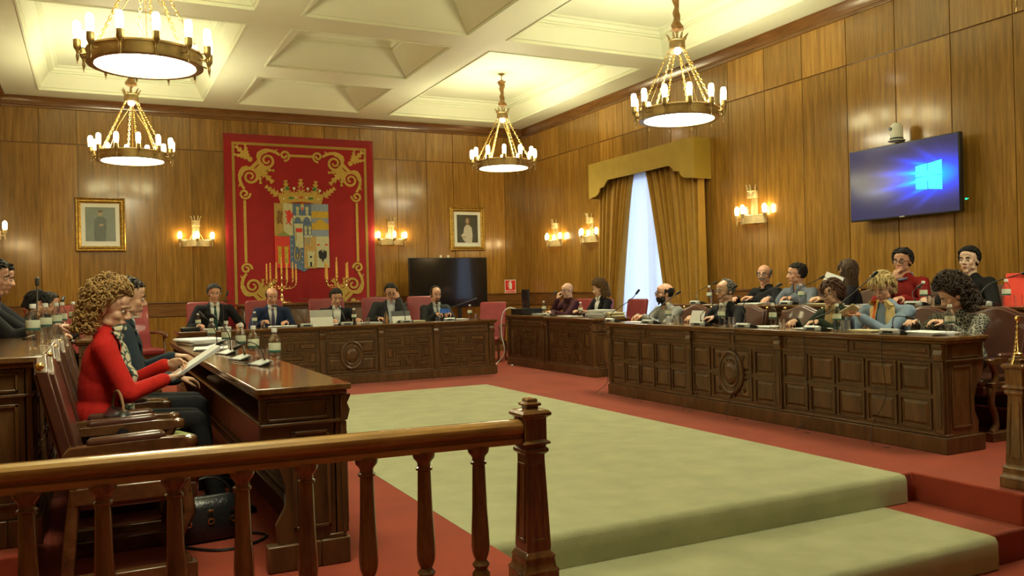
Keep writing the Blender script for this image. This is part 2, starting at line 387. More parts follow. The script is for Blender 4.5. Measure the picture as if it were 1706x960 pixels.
# window: frame, pane, sheer, pelmet, curtains
def window():
    y0, y1, z0, z1 = HOLE
    m = MB(); w = .06
    m.box(XR+.03, y0, z0, XR+.09, y0+w, z1); m.box(XR+.03, y1-w, z0, XR+.09, y1, z1); m.box(XR+.03, y0, z1-w, XR+.09, y1, z1)
    m.box(XR+.03, y0, z0, XR+.09, y1, z0+w); m.box(XR+.03, (y0+y1)/2-.04, z0, XR+.09, (y0+y1)/2+.04, z1)
    f = struct(m.build('window_1', M['white_paint'], bevel=.004))
    m = MB(); m.box(XR+.055, y0+w, z0+w, XR+.06, y1-w, z1-w)
    g, nt, b = new_mat('window_glass'); tr = N(nt, 'ShaderNodeBsdfTransparent'); gl = N(nt, 'ShaderNodeBsdfGlossy'); mx = N(nt, 'ShaderNodeMixShader')
    mx.inputs[0].default_value = .08; gl.inputs['Roughness'].default_value = .02
    nt.links.new(tr.outputs[0], mx.inputs[1]); nt.links.new(gl.outputs[0], mx.inputs[2]); nt.links.new(mx.outputs[0], nt.nodes['Material Output'].inputs[0])
    m.build('pane', g, f)
    # sheer
    sh, nt, b = new_mat('white_sheer'); tl = N(nt, 'ShaderNodeBsdfTranslucent'); df = N(nt, 'ShaderNodeBsdfDiffuse'); mx = N(nt, 'ShaderNodeMixShader'); tr = N(nt, 'ShaderNodeBsdfTransparent'); m2 = N(nt, 'ShaderNodeMixShader')
    tl.inputs[0].default_value = (.86, .90, .96, 1); df.inputs[0].default_value = (.82, .84, .86, 1); mx.inputs[0].default_value = .3; m2.inputs[0].default_value = .18
    nt.links.new(tl.outputs[0], mx.inputs[1]); nt.links.new(df.outputs[0], mx.inputs[2]); nt.links.new(mx.outputs[0], m2.inputs[1]); nt.links.new(tr.outputs[0], m2.inputs[2]); nt.links.new(m2.outputs[0], nt.nodes['Material Output'].inputs[0])
    def cloth(name, mt, fy, x, z0, z1, nz, nj, amp, nf, parent=None, ph=0, th=.004, label=None, cat=None):
        m = MB(); rings = []
        for i in range(nz+1):
            t = i/nz; z = z1+(z0-z1)*t; a, b = fy(t); row = []
            for j in range(nj+1):
                s = j/nj; y = a+(b-a)*s
                k = amp*(0.55+.45*t)
                row.append((x+k*math.sin(2*PI*nf*s+ph+.8*math.sin(3*s+ph))+.35*k*math.sin(2*PI*nf*2.3*s+1.3*t), y, z))
            rings.append(row)
        m.loft(rings, cap=False, closed=False)
        o = m.build(name, mt, parent, smooth=80)
        sd = o.modifiers.new('thick', 'SOLIDIFY'); sd.thickness = th
        if label: tag(o, label, cat)
        return o
    cloth('sheer_curtain', sh, lambda t: (y0-.05, y1+.05), XR-.035, .02, 2.98, 6, 160, .018, 17, th=.0, label='white sheer curtain glowing with blue daylight between the ochre drapes', cat='curtain').modifiers.clear()
    def ctl(t):   # far (left) drape: inner edge pulled back towards the wall side
        return (12.02, 11.0+.50*min(1, t*1.15)**.8)
    def ctr(t):
        return (9.32, 10.68-.62*min(1, t*1.12)**.85)
    cloth('drape', M['velvet'], ctl, XR-.14, .015, 2.95, 14, 130, .075, 7, ph=.5, label='left ochre velvet drape, its inner edge pulled back from the sheer', cat='curtain')
    cloth('drape', M['velvet'], ctr, XR-.14, .015, 3.0, 14, 150, .075, 9, ph=2.1, label='right ochre velvet drape, wider one nearest the triple wall lamp', cat='curtain')
    # pelmet: shaped front board with returns
    p = empty('pelmet', (XR-.31, 10.67, 2.7), label='ochre fabric pelmet with scalloped lower edge above the window', cat='pelmet')
    L = 2.76; top = 3.23-2.7; lo = 2.66-2.7; mid = 2.93-2.7
    pts = [(-L/2, top), (L/2, top), (L/2, lo)]
    def edge(sg):
        out = []
        for k in range(9):
            a = k/8*PI/2; out.append((sg*(L/2-.12-.22*math.sin(a)), lo+.02+.12*(1-math.cos(a))))
        out += [(sg*(L/2-.46), lo+.155), (sg*(L/2-.52), lo+.21), (sg*(L/2-.58), mid-.02)]
        return out
    e = edge(1); pts += e; pts += [(s*-1, z) for s, z in e[::-1]]; pts.append((-L/2, lo))
    m = MB(); m.prism(pts, 0, .02, lambda u, v, h: (h, u, v)); m.build('front_board', M['pelmet'], p, smooth=30)
    for sg in (-1, 1):
        m = MB(); m.box(.02, sg*L/2-(.02 if sg > 0 else 0), lo, .285, sg*L/2+(0 if sg > 0 else .02), top); m.build('return_board', M['pelmet'], p)
    m = MB(); m.box(0.02, -L/2+.02, top-.02, .285, L/2-.02, top); m.build('top_board', M['pelmet'], p)
window()

# ------------------------------------------------------------------ desks
def desk(name, loc, rz, L, D, H, panels, label, z=0, ends='curve', pil=(), openback=True):
    """front on local y=0 facing -y, running along +x"""
    r = empty(name, (loc[0], loc[1], z), rz, label=label, cat='desk')
    m = MB()   # worktop with moulded edge
    m.box(-.035, -.045, H-.028, L+.035, D+.01, H); m.box(-.02, -.03, H-.048, L+.02, D, H-.028)
    m.build('worktop', M['walnut_top'], r, bevel=.006)
    m = MB(); m.box(-.02, -.03, 0, L+.02, .10, .115); m.box(-.01, -.018, .115, L+.01, .06, .135)
    m.box(-.02, .10, 0, .05, D-.03, .115); m.box(L-.05, .10, 0, L+.02, D-.03, .115)
    m.build('plinth', M['walnut'], r, bevel=.006)
    m = MB(); m.box(0, 0, .13, L, .03, H-.045)                       # front board
    m.box(0, -.014, H-.165, L, 0, H-.150); m.box(0, -.008, H-.175, L, 0, H-.165)   # string moulding below the frieze
    for i in range(len(panels)):
        x0, x1, kind = panels[i]
        # frieze panels
        n = 2 if (x1-x0) > .9 else 1
        for q in range(n):
            a = x0+(x1-x0)*q/n; b = x0+(x1-x0)*(q+1)/n
            m.raised(a+.02, b-.02, H-.145, H-.055, 0, .008, .012)
        zb, zt = .155, H-.185
        if kind[0] == 'g':
            nx = int(kind[1:])
            for cx in range(nx):
                a = x0+(x1-x0)*cx/nx; b = x0+(x1-x0)*(cx+1)/nx
                zm = (zb+zt)/2
                m.raised(a+.012, b-.012, zb, zm-.014, 0, .014); m.raised(a+.012, b-.012, zm+.014, zt, 0, .014)
        elif kind == 'fret':
            W = x1-x0; Z = zt-zb
            def R(u0, v0, u1, v1): m.raised(x0+W*u0, x0+W*u1, zb+Z*v0, zb+Z*v1, 0, .012, .012)
            R(.24, .38, .76, .62)
            R(.02, .72, .36, .98); R(.64, .72, .98, .98); R(.02, .02, .36, .28); R(.64, .02, .98, .28)
            R(.40, .66, .60, .98); R(.40, .02, .60, .34)
            R(.02, .30, .20, .70); R(.80, .30, .98, .70)
            for u0, v0, u1, v1 in ((.22, .64, .38, .70), (.62, .64, .78, .70), (.22, .30, .38, .36), (.62, .30, .78, .36)): m.box(x0+W*u0, -.012, zb+Z*v0, x0+W*u1, 0, zb+Z*v1)
        elif kind == 'maze':
            W = x1-x0; Z = zt-zb
            def R(u0, v0, u1, v1): m.raised(x0+W*u0, x0+W*u1, zb+Z*v0, zb+Z*v1, 0, .012, .012)
            R(.02, .52, .16, .98); R(.02, .02, .16, .48); R(.84, .52, .98, .98); R(.84, .02, .98, .48)
            R(.30, .76, .49, .98); R(.51, .76, .70, .98); R(.20, .40, .34, .98 if False else .72); R(.66, .40, .80, .72)
            R(.38, .42, .62, .60); R(.20, .02, .34, .36); R(.66, .02, .80, .36); R(.38, .02, .49, .22); R(.51, .02, .62, .22)
            m.box(x0+W*.36, -.012, zb+Z*.27, x0+W*.64, 0, zb+Z*.36); m.box(x0+W*.36, -.012, zb+Z*.66, x0+W*.64, 0, zb+Z*.71)
        elif kind == 'medal':
            W = x1-x0; zm = (zb+zt)/2
            cols = [(0, .24), (.26, .49), (.51, .74), (.76, 1)] if W > .9 else [(0, .48), (.52, 1)]
            for a, b in cols:
                m.raised(x0+W*a+.008, x0+W*b-.008, zb, zm-.014, 0, .014); m.raised(x0+W*a+.008, x0+W*b-.008, zm+.014, zt, 0, .014)
            c = Vector(((x0+x1)/2, -.012, zm+.01)); hr = (zt-zb)*.40; wr = hr*.82
            for rr, tr_ in ((1.0, .020), (.70, .013)):
                pts = [c+Vector((wr*rr*math.cos(2*PI*k/32), -.006, hr*rr*math.sin(2*PI*k/32))) for k in range(33)]
                m.tube(pts, tr_, 8)
            pts = []
            m.loft([[c+Vector((wr*q*math.cos(2*PI*k/32), y_, hr*q*math.sin(2*PI*k/32))) for k in range(32)] for q, y_ in ((1.12, .012), (1.12, -.006), (.95, -.012), (.6, -.010), (.5, -.022), (.3, -.034), (.02, -.036))])
            for sx in (-1, 1):
                for sz in (-1, 1):
                    pts = [c+Vector((sx*(wr*1.05+.02*math.cos(a)*(1-a/7)), -.006, sz*(hr*.75+.035*math.sin(a)*(1-a/7)))) for a in [k*.45 for k in range(14)]]
                    m.tube(pts, .009, 6)
            # crown and shield carving
            m.prism([(-.05, .07), (-.06, .12), (-.03, .095), (0, .13), (.03, .095), (.06, .12), (.05, .07)], 0, .014, lambda u, v, h: (c.x+u, -.022-h, c.z+v))
            m.prism([(-.055, .055), (.055, .055), (.055, -.04), (0, -.10), (-.055, -.04)], 0, .016, lambda u, v, h: (c.x+u, -.022-h, c.z+v))
    m.build('front_panel', M['walnut'], r, smooth=8, bevel=.0015)
    for x in pil:
        m = MB(); m.box(x-.032, -.026, .135, x+.032, 0, H-.17); m.box(x-.018, -.032, .17, x+.018, -.026, H-.22)
        # scroll bracket under the top
        m.prism([(0, H-.17), (-.03, H-.165), (-.042, H-.12), (-.03, H-.09), (-.045, H-.06), (-.045, H-.05), (0, H-.05)], x-.036, x+.036, lambda u, v, h: (h, u, v))
        m.build('pilaster', M['walnut'], r, bevel=.003)
    for k, x in enumerate((0, L)):
        m = MB(); s = 1 if k else -1
        poly = [(.02, .115), (D-.08, .115), (D-.07, .2), (D-.11, .27), (D-.115, .36), (D-.085, .45), (D-.03, .52), (D-.012, .57), (D-.012, H-.05), (.02, H-.05)]
        if ends == 'flat': poly = [(.02, .115), (D-.012, .115), (D-.012, H-.05), (.02, H-.05)]
        m.prism(poly, x-s*.035, x, lambda u, v, h: (h, u, v))
        for bx in ((.05, H-.15, D-.04, H-.065),): 
            m.box(x, bx[0], bx[1], x+s*.008, bx[2], bx[1]+.012); m.box(x, bx[0], bx[3]-.012, x+s*.008, bx[2], bx[3])
            m.box(x, bx[0], bx[1], x+s*.008, bx[0]+.012, bx[3]); m.box(x, bx[2]-.012, bx[1], x+s*.008, bx[2], bx[3])
        m.box(x, -.01, H-.172, x+s*.014, D-.01, H-.158)
        w = D-.16
        for a0, a1, c0, c1 in ((.05, .065, .17, H-.2), (w, w+.015, .17, H-.2), (.05, w+.015, .17, .185), (.05, w+.015, H-.215, H-.2)):
            m.box(x, a0, c0, x+s*.008, a1, c1)
        m.build('end_panel', M['walnut'], r, bevel=.003)
    if openback:
        m = MB(); m.box(.035, .03, H-.165, L-.035, D-.015, H-.145); m.build('shelf', M['walnut_top'], r)
        m = MB(); m.box(.035, D-.03, H-.165, L-.035, D-.012, H-.17+.012); m.build('shelf_lip', M['rail'], r)
    return r
# right front desk: origin at its far end, running towards the camera
s = lambda *ys: [8.07-y for y in ys]
a = s(8.03, 6.67, 6.60, 5.48, 5.40, 3.98)
desk('council_desk', (5.2, 8.07), -PI/2, 4.19, .40, .80, [(a[0], a[1], 'g5'), (a[2], a[3], 'medal'), (a[4], a[5], 'g5')],
     'long carved walnut desk on the right with a round medallion, nearest right desk', pil=(.02, (a[1]+a[2])/2, (a[3]+a[4])/2, 4.15))
desk('council_desk', (6.5, 8.75), -PI/2, 5.6, .42, .80, [(.05+i*1.1, 1.1+i*1.1, 'g4') for i in range(5)],
     'raised second desk on the right under the wall television', z=.165, ends='flat')
desk('council_desk', (5.95, 12.2), -PI/2, 1.23, .55, .79, [(.06, 1.17, 'maze')], 'far right desk with geometric panels below the flat monitor', pil=(.03, 1.2), ends='flat')
desk('council_desk', (5.95, 10.93), -PI/2, 1.31, .55, .78, [(.06, 1.25, 'maze')], 'desk with geometric panels below the stacked papers, far right row', pil=(.03, 1.28), ends='flat')
desk('council_desk', (.95, 11.0), 0, 4.19, .55, .775, [(.05, .85, 'fret'), (.93, 1.66, 'fret'), (1.76, 2.44, 'medal'), (2.55, 3.22, 'fret'), (3.36, 4.05, 'fret')],
     'presidency desk with fretwork panels in front of the red tapestry', pil=(.02, .89, 1.71, 2.5, 3.29, 4.13), ends='flat')
desk('council_desk', (.98, 3.75), PI/2, 4.35, .36, .80, [(.05, 1.42, 'g5'), (1.5, 2.6, 'medal'), (2.7, 4.3, 'g5')],
     'long walnut desk on the left with bottles along its glossy top', pil=(.02, 1.46, 2.65, 4.33))
desk('council_desk', (-.24, 4.15), PI/2, 4.6, .45, .80, [(.05+i*.9, .92+i*.9, 'g4') for i in range(5)],
     'raised rear desk at the far left edge behind the brown chairs', z=.165, ends='flat')

# ------------------------------------------------------------------ railing
def newel(loc, label):
    r = empty('newel_post', loc, 0, label=label, cat='post')
    m = MB()
    m.lathe([(.078, 0), (.078, .05), (.082, .055), (.070, .07), (.066, .10), (.066, .105), (.07, .11), (.058, .13), (.052, .135)], n=4, sq=True)
    m.build('base', M['baluster'], r, bevel=.004)
    m = MB(); m.lathe([(.053, .13), (.055, .15), (.042, .50), (.042, .53)], n=4, sq=True)
    for q in range(4):
        R = Matrix.Rotation(q*PI/2, 3, 'Z')
        a = [(-.035, .17), (.035, .17), (.028, .49), (-.028, .49)]
        b = [(-.026, .185), (.026, .185), (.020, .475), (-.020, .475)]
        def P(u, v, w): return R@Vector((u, -(.055-.013*(v-.15)/.35)-w, v))
        for i in range(4):
            j = (i+1) % 4
            m.hull8([P(*a[i], -.002), P(*a[j], -.002), P(*b[j], -.002), P(*b[i], -.002)], [P(*a[i], .005), P(*a[j], .005), P(*b[j], .003), P(*b[i], .003)])
    m.build('shaft', M['baluster'], r, bevel=.002)
    m = MB(); m.lathe([(.045, .525), (.055, .535), (.055, .548), (.046, .555), (.050, .562), (.062, .568), (.062, .575), (.050, .582), (.050, .672), (.060, .680), (.066, .684), (.066, .694), (.058, .704), (.040, .708), (.028, .710), (.024, .718), (.036, .722), (.036, .732), (.022, .737), (.026, .742), (.022, .75), (.004, .757)], n=4, sq=True)
    m.build('cap', M['baluster'], r, bevel=.003)
    return r
PY = 3.10
p0 = at(890, 958, z=0.0)
NX = 1.60
newel((NX, PY, 0), 'square walnut newel post with stepped cap at the end of the near railing')
newel((4.715, 3.06, 0), 'carved newel post at the right edge carrying a brass chain stand')
def railing():
    r = empty('balustrade', (NX-.052, PY, 0), -.07, label='low wooden balustrade with turned balusters across the lower left', cat='railing')
    L = NX-.052-XL-.02
    prof = [(-.035, .572), (.035, .572), (.037, .594), (.024, .600), (.024, .606), (.036, .612), (.046, .62), (.049, .635), (.046, .65), (.035, .662), (.015, .669), (-.015, .669), (-.035, .662), (-.046, .65), (-.049, .635), (-.046, .62), (-.036, .612), (-.024, .606), (-.024, .600), (-.037, .594)]
    m = MB(); m.prism(prof, -L, 0, lambda u, v, h: (h, u, v)); m.build('handrail', M['rail'], r, smooth=28)
    m = MB(); m.box(-L, -.045, 0, -.02, .045, .018); m.box(-L, -.038, .018, -.02, .038, .024); m.build('bottom_rail', M['baluster'], r, bevel=.006)
    bp = [(.036, .022), (.036, .07), (.024, .085), (.032, .095), (.036, .105), (.028, .114), (.023, .122), (.029, .135), (.035, .155), (.037, .18), (.035, .24), (.030, .33), (.0275, .43), (.026, .49), (.025, .50), (.033, .505), (.033, .513), (.026, .518), (.026, .53), (.030, .538), (.041, .55), (.044, .562), (.044, .576)]
    xs = [at(px, 800, y=PY).x-(NX-.052) for px in (800, 710, 615, 513, 402, 288, 163, 36)]
    sp = (xs[0]-xs[-1])/7; x = xs[0]
    while x > -L+.03:
        m = MB(); m.lathe(bp, (x, 0, 0), 20); m.build('baluster', M['baluster'], r, smooth=40); x -= sp
railing()
def chain_stand():
    r = empty('chain_stand', (4.715, 3.06, .757), label='small brass upright with a draped chain on the right newel post', cat='stand')
    m = MB(); m.lathe([(.022, -.004), (.022, .006), (.010, .012), (.0045, .02), (.0045, .19), (.012, .195), (.015, .205), (.010, .218), (.002, .222)], n=14); m.build('upright', M['brass'], r)
    m = MB(); A = Vector((0, 0, .20)); B = Vector((-.095, -.02, -.05)); 
    for k in range(26):
        t = (k+.5)/26; p = A.lerp(B, t)+Vector((0, 0, -.05*math.sin(PI*t))); d = (B-A).normalized(); X, Y, _ = basis(d)
        if k % 2: X, Y = Y, X
        m.tube([p+d*.008*math.cos(2*PI*j/8)+X*.004*math.sin(2*PI*j/8) for j in range(9)], .0014, 5)
    m.build('chain', M['brass'], r)
chain_stand()

# ------------------------------------------------------------------ chairs (local: facing +y, origin on the floor under the seat)
def brown_chair(loc, rz, label, z=0, group=None):
    r = empty('council_chair', (loc[0], loc[1], z), rz, label=label, cat='chair', group=group)
    m = MB()   # padded camel-back
    W = .27; n = 16; pts = []
    for i in range(n+1):
        u = -1+2*i/n; pts.append((u*W, .915+.055*(.5+.5*math.cos(PI*min(1, abs(u)*1.15)))))
    poly = [(-W, .42), (W, .42)]+pts[::-1]
    def bk(u, v, h): return (u, -.235-.12*(v-.42)/.5+h, v)
    m.prism(poly, 0, .045, bk); ins = [(u*.93, .44+(v-.44)*.975) for u, v in poly]
    m.prism(ins, .04, .066, bk); m.prism(ins, -.012, .002, bk)
    m.build('backrest', M['leather'], r, bevel=.012, smooth=50)
    for s_ in (-1, 1):
        m = MB(); m.ell((s_*(W-.02), -.338, .932), .017, n=12, m=8); m.cyl((s_*(W-.02), -.338, .900), (s_*(W-.02), -.338, .918), .009, .007); m.build('knob', M['brass'], r)
        m = MB(); x = s_*.285    # side frame: arm, scrolled support, foot
        m.prism([(-.27, .565), (-.24, .60), (.12, .612), (.2, .606), (.225, .59), (.225, .57), (.20, .557), (-.24, .555)], x-.026, x+.026, lambda u, v, h: (h, u, v))
        pts = [(x, .20, .575), (x, .155, .50), (x, .16, .44), (x, .20, .38), (x, .215, .28), (x, .17, .19), (x, .16, .12), (x, .20, .06)]
        m.tube(pts, [.026, .024, .026, .028, .026, .024, .026, .03], 8)
        m.tube([(x, -.24, .56), (x, -.22, .45), (x, -.235, .3), (x, -.26, .06)], [.026, .024, .025, .028], 8)
        m.box(x-.03, -.29, 0, x+.03, .24, .07); m.box(x-.024, -.24, .36, x+.024, .22, .43)
        m.lathe([(.002, -.028), (.030, -.02), (.034, 0), (.030, .02), (.002, .028)], (x, .222, .582), 14)
        m.build('side_frame', M['chairwood'], r, bevel=.006, smooth=50)
        m = MB(); m.capsule((x, -.15, .607), (x, .10, .615), .027, .027, 12); m.build('arm_pad', M['leather'], r, smooth=60)
    m = MB(); m.box(-.262, -.22, .33, .262, .25, .40); m.build('seat_frame', M['leather'], r, bevel=.01)
    m = MB(); m.box(-.26, -.23, .385, .26, .265, .455); m.build('seat', M['leather'], r, bevel=.028, smooth=60)
    return r
def red_chair(loc, rz, label, z=0):
    r = empty('armchair', (loc[0], loc[1], z), rz, label=label, cat='chair')
    W = .26; m = MB()
    def bk(u, v, h): return (u, -.24-.12*(v-.42)/.7+h, v)
    poly = [(-W, .45), (W, .45), (W+.005, 1.10), (W-.03, 1.125), (-W+.03, 1.125), (-W-.005, 1.10)]
    m.prism(poly, 0, .06, bk); m.build('backrest', M['redleather'], r, bevel=.015, smooth=50)
    m = MB(); m.box(-.26, -.25, .38, .26, .26, .47); m.build('seat', M['redleather'], r, bevel=.03, smooth=60)
    m = MB(); m.box(-.25, -.23, .32, .25, .24, .385); m.build('seat_frame', M['chairwood'], r, bevel=.005)
    for s_ in (-1, 1):
        x = s_*.29; m = MB()
        m.tube([(x, -.27, .68), (x, -.05, .69), (x, .16, .675), (x, .23, .655), (x, .235, .63), (x, .215, .62)], [.022, .026, .028, .03, .026, .018], 8)
        m.tube([(x, .17, .665), (x, .15, .58), (x, .19, .50), (x, .2, .40)], [.02, .018, .022, .024], 8); m.build('arm', M['chairwood'], r, smooth=50)
        for y, q in ((.215, 1), (-.235, -1)):
            m = MB(); m.tube([(s_*.25, y, .38), (s_*.26, y+q*.012, .25), (s_*.25, y-q*.01, .1), (s_*.262, y+q*.015, 0)], [.03, .026, .018, .024], 8); m.build('leg', M['chairwood'], r, smooth=50)
    return r
# left front row of brown chairs (facing +x)
for i, (x, y, lb) in enumerate([(.14, 4.18, 'empty brown leather council chair nearest the railing on the left'),
                                (.14, 4.98, 'brown leather chair under the woman in the red jacket'),
                                (.14, 5.72, 'brown leather chair under the man in a blue suit behind the red jacket'),
                                (.14, 6.46, 'empty brown leather chair third along behind the left desk bottles')]):
    brown_chair((x, y), -PI/2, lb)
desk('council_desk', (.35, 9.6), PI/2, 2.5, .5, .79, [(.05, 1.2, 'maze'), (1.3, 2.45, 'maze')], 'far left desk in front of the dark-haired woman, mostly hidden by bottles', ends='flat')
# ------------------------------------------------------------------ chandeliers
def chandelier(loc, label, ztop, n=12, rot=0.0):
    """loc = ring centre; built in the local frame of the ring centre"""
    r = empty('chandelier', loc, rot, label=label, cat='chandelier', group=None)
    R = .44; m = MB()
    m.lathe([(R, -.055), (R, .055), (R-.02, .058), (R-.02, -.03), (R-.05, -.045), (R-.05, -.058), (R, -.058), (R, -.055)], n=48, cap=False)
    # close the band cross-section
    m.lathe([(R-.001, .04), (R+.008, .04), (R+.008, .055), (R-.005, .062), (R-.005, .04)], n=48, cap=False); m.lathe([(R-.001, -.055), (R+.008, -.055), (R+.008, -.04), (R-.001, -.04)], n=48, cap=False)
    m.build('ring', M['bronze'], r, smooth=50)
    m = MB(); m.lathe([(.001, -.040), (R-.06, -.040), (R-.05, -.034), (R-.06, -.028), (.001, -.028)], n=48); m.build('diffuser', M['disc'], r)
    hz = .80
    for k in range(n):
        a = 2*PI*k/n; c, s_ = math.cos(a), math.sin(a); rr = R+.065
        m = MB(); p = Vector((c*rr, s_*rr, 0))
        m.tube([(c*R, s_*R, .0), (c*(R+.04), s_*(R+.04), -.012), p+Vector((0, 0, .02))], .008, 8)
        m.tube([(c*R, s_*R, .04), p+Vector((0, 0, .045))], .005, 6)
        m.lathe([(.002, -.095), (.010, -.05), (.013, -.03), (.009, -.01), (.012, .01), (.026, .03), (.030, .045), (.030, .10), (.027, .105), (.002, .105)], p, 14)
        cn = m.build('candle_holder', M['bronze'], r, smooth=50)
        m = MB(); m.lathe([(.002, .104), (.0255, .106), (.029, .135), (.031, .19), (.030, .225), (.022, .245), (.002, .252)], p, 12)
        m.build('candle_bulb', M['candle'], cn, smooth=60)
    for k in range(6):
        a = 2*PI*(k+.5)/6; A = Vector((math.cos(a)*(R-.01), math.sin(a)*(R-.01), .06)); B = Vector((math.cos(a)*.075, math.sin(a)*.075, hz-.05))
        m = MB(); d = (B-A).normalized(); L = (B-A).length; X, Y, _ = basis(d); q = int(L/.034)
        for i in range(q):
            c0 = A+d*(i+.5)*L/q; U = X if i % 2 else Y
            m.tube([c0+d*.023*math.cos(2*PI*j/10)+U*.011*math.sin(2*PI*j/10) for j in range(11)], .0038, 5)
        m.build('chain', M['brass'], r)
    m = MB(); m.lathe([(.085, hz-.06), (.09, hz-.055), (.088, hz+.03), (.094, hz+.035), (.094, hz+.045), (.07, hz+.048), (.07, hz-.055)], n=28, cap=False)
    for k in range(7):
        a = 2*PI*k/7; c, s_ = math.cos(a), math.sin(a)
        m.tube([(c*.088, s_*.088, hz+.04), (c*.095, s_*.095, hz+.07), (c*.115, s_*.115, hz+.10), (c*.128, s_*.128, hz+.108)], [.014, .012, .008, .003], 6)
    m.cyl((0, 0, hz+.03), (0, 0, hz+.14), .012, .012, 8)
    m.build('crown', M['bronze'], r, smooth=50)
    m = MB(); m.ell((0, 0, hz-.075), (.045, .045, .040), n=16, m=10); m.build('hub_bulb', M['hub'], r)
    for k in range(3):
        a = 2*PI*k/3+.4; m = MB(); m.tube([(0, 0, hz-.10), (math.cos(a)*.2, math.sin(a)*.2, .42), (math.cos(a)*(R-.06), math.sin(a)*(R-.06), -.02)], .003, 5); m.build('rod', M['brass'], r)
    zt = ztop-loc[2]; z0 = hz+.13
    m = MB(); n2 = 40; rings = []
    for i in range(n2+1):
        t = i/n2; z = z0+(zt-.10-z0)*t
        rad_ = .040+.010*math.cos(2*PI*t*1.0)+.016*max(0, math.cos(2*PI*t))+.004*math.sin(20*t)
        if t < .03 or t > .97: rad_ = .02
        rings.append([(rad_*(1+.22*math.cos(3*(2*PI*j/18+9*t)))*math.cos(2*PI*j/18), rad_*(1+.22*math.cos(3*(2*PI*j/18+9*t)))*math.sin(2*PI*j/18), z) for j in range(18)])
    m.loft(rings); m.build('velvet_sleeve', M['rope'], r, smooth=80)
    m = MB(); m.cyl((0, 0, zt-.13), (0, 0, zt-.01), .010, .010, 8); m.lathe([(.05, zt-.002), (.05, zt-.012), (.02, zt-.03), (.002, zt-.032)], n=20); m.build('ceiling_hook', M['bronze'], r)
    return r
CH = [((5.97, 12.28), 275, 839, 'chandelier furthest right, hanging near the back right corner', 4.67),
      ((6.05, 7.7), 192, 1131, 'chandelier above the window and right desk, nearest on the right', 4.67),
      ((.5, 12.4), 262, 221, 'smaller looking chandelier above the left portrait, further back on the left', 4.67),
      ((.42, 7.6), 100, 243, 'largest looking chandelier at the top left, cut by the frame top', 4.67)]
for (x, y), py, px, lb, zt in CH:
    p = at(px, py, y=y); chandelier((p.x, p.y, p.z), lb, zt, rot=.1)
for (x, y, lb) in ((.5, 3.25, 'chandelier outside the picture, above the near railing on the left'), (6.0, 3.25, 'chandelier outside the picture, above the steps on the right')):
    chandelier((x, y, 3.12), lb, 4.67, n=12)

def sconce(loc, rz, label):
    """wall on local y=0, light towards -y"""
    r = empty('wall_sconce', loc, rz, label=label, cat='wall lamp')
    m = MB(); n = 14; R = .24; ring_o = []; 
    pts = [(-R+2*R*i/n, -.02-.13*math.sin(PI*i/n)) for i in range(n+1)]
    rings = [[(x, y, -.05), (x, y-.012, -.05), (x, y-.012, .05), (x, y, .05)] for x, y in pts]
    m.loft(rings)
    for z in (-.05, .05):
        m.tube([(x, y-.006, z) for x, y in pts], .008, 6)
    m.build('band', M['sconcemetal'], r, smooth=50)
    m = MB(); m.box(-.06, -.012, -.05, .06, 0, .36); m.build('back_plate', M['sconcemetal'], r, bevel=.004)
    m = MB(); rings = []
    for z, q in ((.28, 1), (.285, 1.05), (.36, 1.0), (.365, 1.08), (.375, 1.08)):
        rings.append([(.068*q*math.cos(PI+PI*j/10), -.01+.09*q*math.sin(PI+PI*j/10), z) for j in range(11)]+[(.068*q, -.002, z), (-.068*q, -.002, z)])
    m.loft(rings)
    for k in range(4):
        a = PI+PI*(k+.5)/4; c, s_ = math.cos(a), math.sin(a)
        m.tube([(c*.06, -.01+s_*.08, .37), (c*.068, -.01+s_*.088, .41), (c*.085, -.01+s_*.1, .445), (c*.1, -.01+s_*.115, .45)], [.012, .011, .008, .003], 6)
    m.build('crown', M['sconcemetal'], r, smooth=50)
    for a in (.25, .5, .75):
        m = MB(); x = -R+2*R*a; y = -.04-.13*math.sin(PI*a)
        m.tube([(x*.9, y+.02, .05), (x*.5, -.05, .16), (x*.2, -.05, .29)], .004, 5); m.build('chain', M['brass'], r)
    for a in (-.03, .5, 1.03, .27, .73)[:3]:
        x = -R+2*R*a; y = -.075-.13*math.sin(PI*min(1, max(0, a)))
        m = MB(); m.lathe([(.002, -.075), (.008, -.04), (.011, -.02), (.008, 0), (.010, .02), (.026, .035), (.027, .075), (.002, .077)], (x, y, 0), 12)
        m.tube([(x, y, .0), (x*.9, y+.06, 0)], .007, 6)
        h = m.build('candle_holder', M['sconcemetal'], r, smooth=50)
        m = MB(); m.lathe([(.002, .077), (.022, .078), (.027, .10), (.029, .135), (.026, .165), (.015, .185), (.002, .19)], (x, y, 0), 12); m.build('candle_bulb', M['sconce_light'], h, smooth=60)
    return r
for px, py, lb in ((328, 405, 'gilt wall lamp between the left portrait and the tapestry'), (655, 403, 'gilt wall lamp between the tapestry and the right portrait')):
    p = at(px, py, y=14.86); sconce((p.x, YB-.02, p.z), 0, lb)
for y, z, lb in ((13.68, 2.02, 'gilt wall lamp on the right wall closest to the corner'), (12.45, 2.02, 'gilt wall lamp on the right wall beside the left edge of the curtains'), (8.45, 2.02, 'gilt wall lamp on the right wall between curtains and television')):
    sconce((XR-.02, y, z), -PI/2, lb)
sconce((XL+.02, 12.7, 2.05), PI/2, 'gilt wall lamp on the left wall at the left edge of the picture')
sconce((XL+.02, 8.45, 2.05), PI/2, 'gilt wall lamp on the left wall outside the picture')

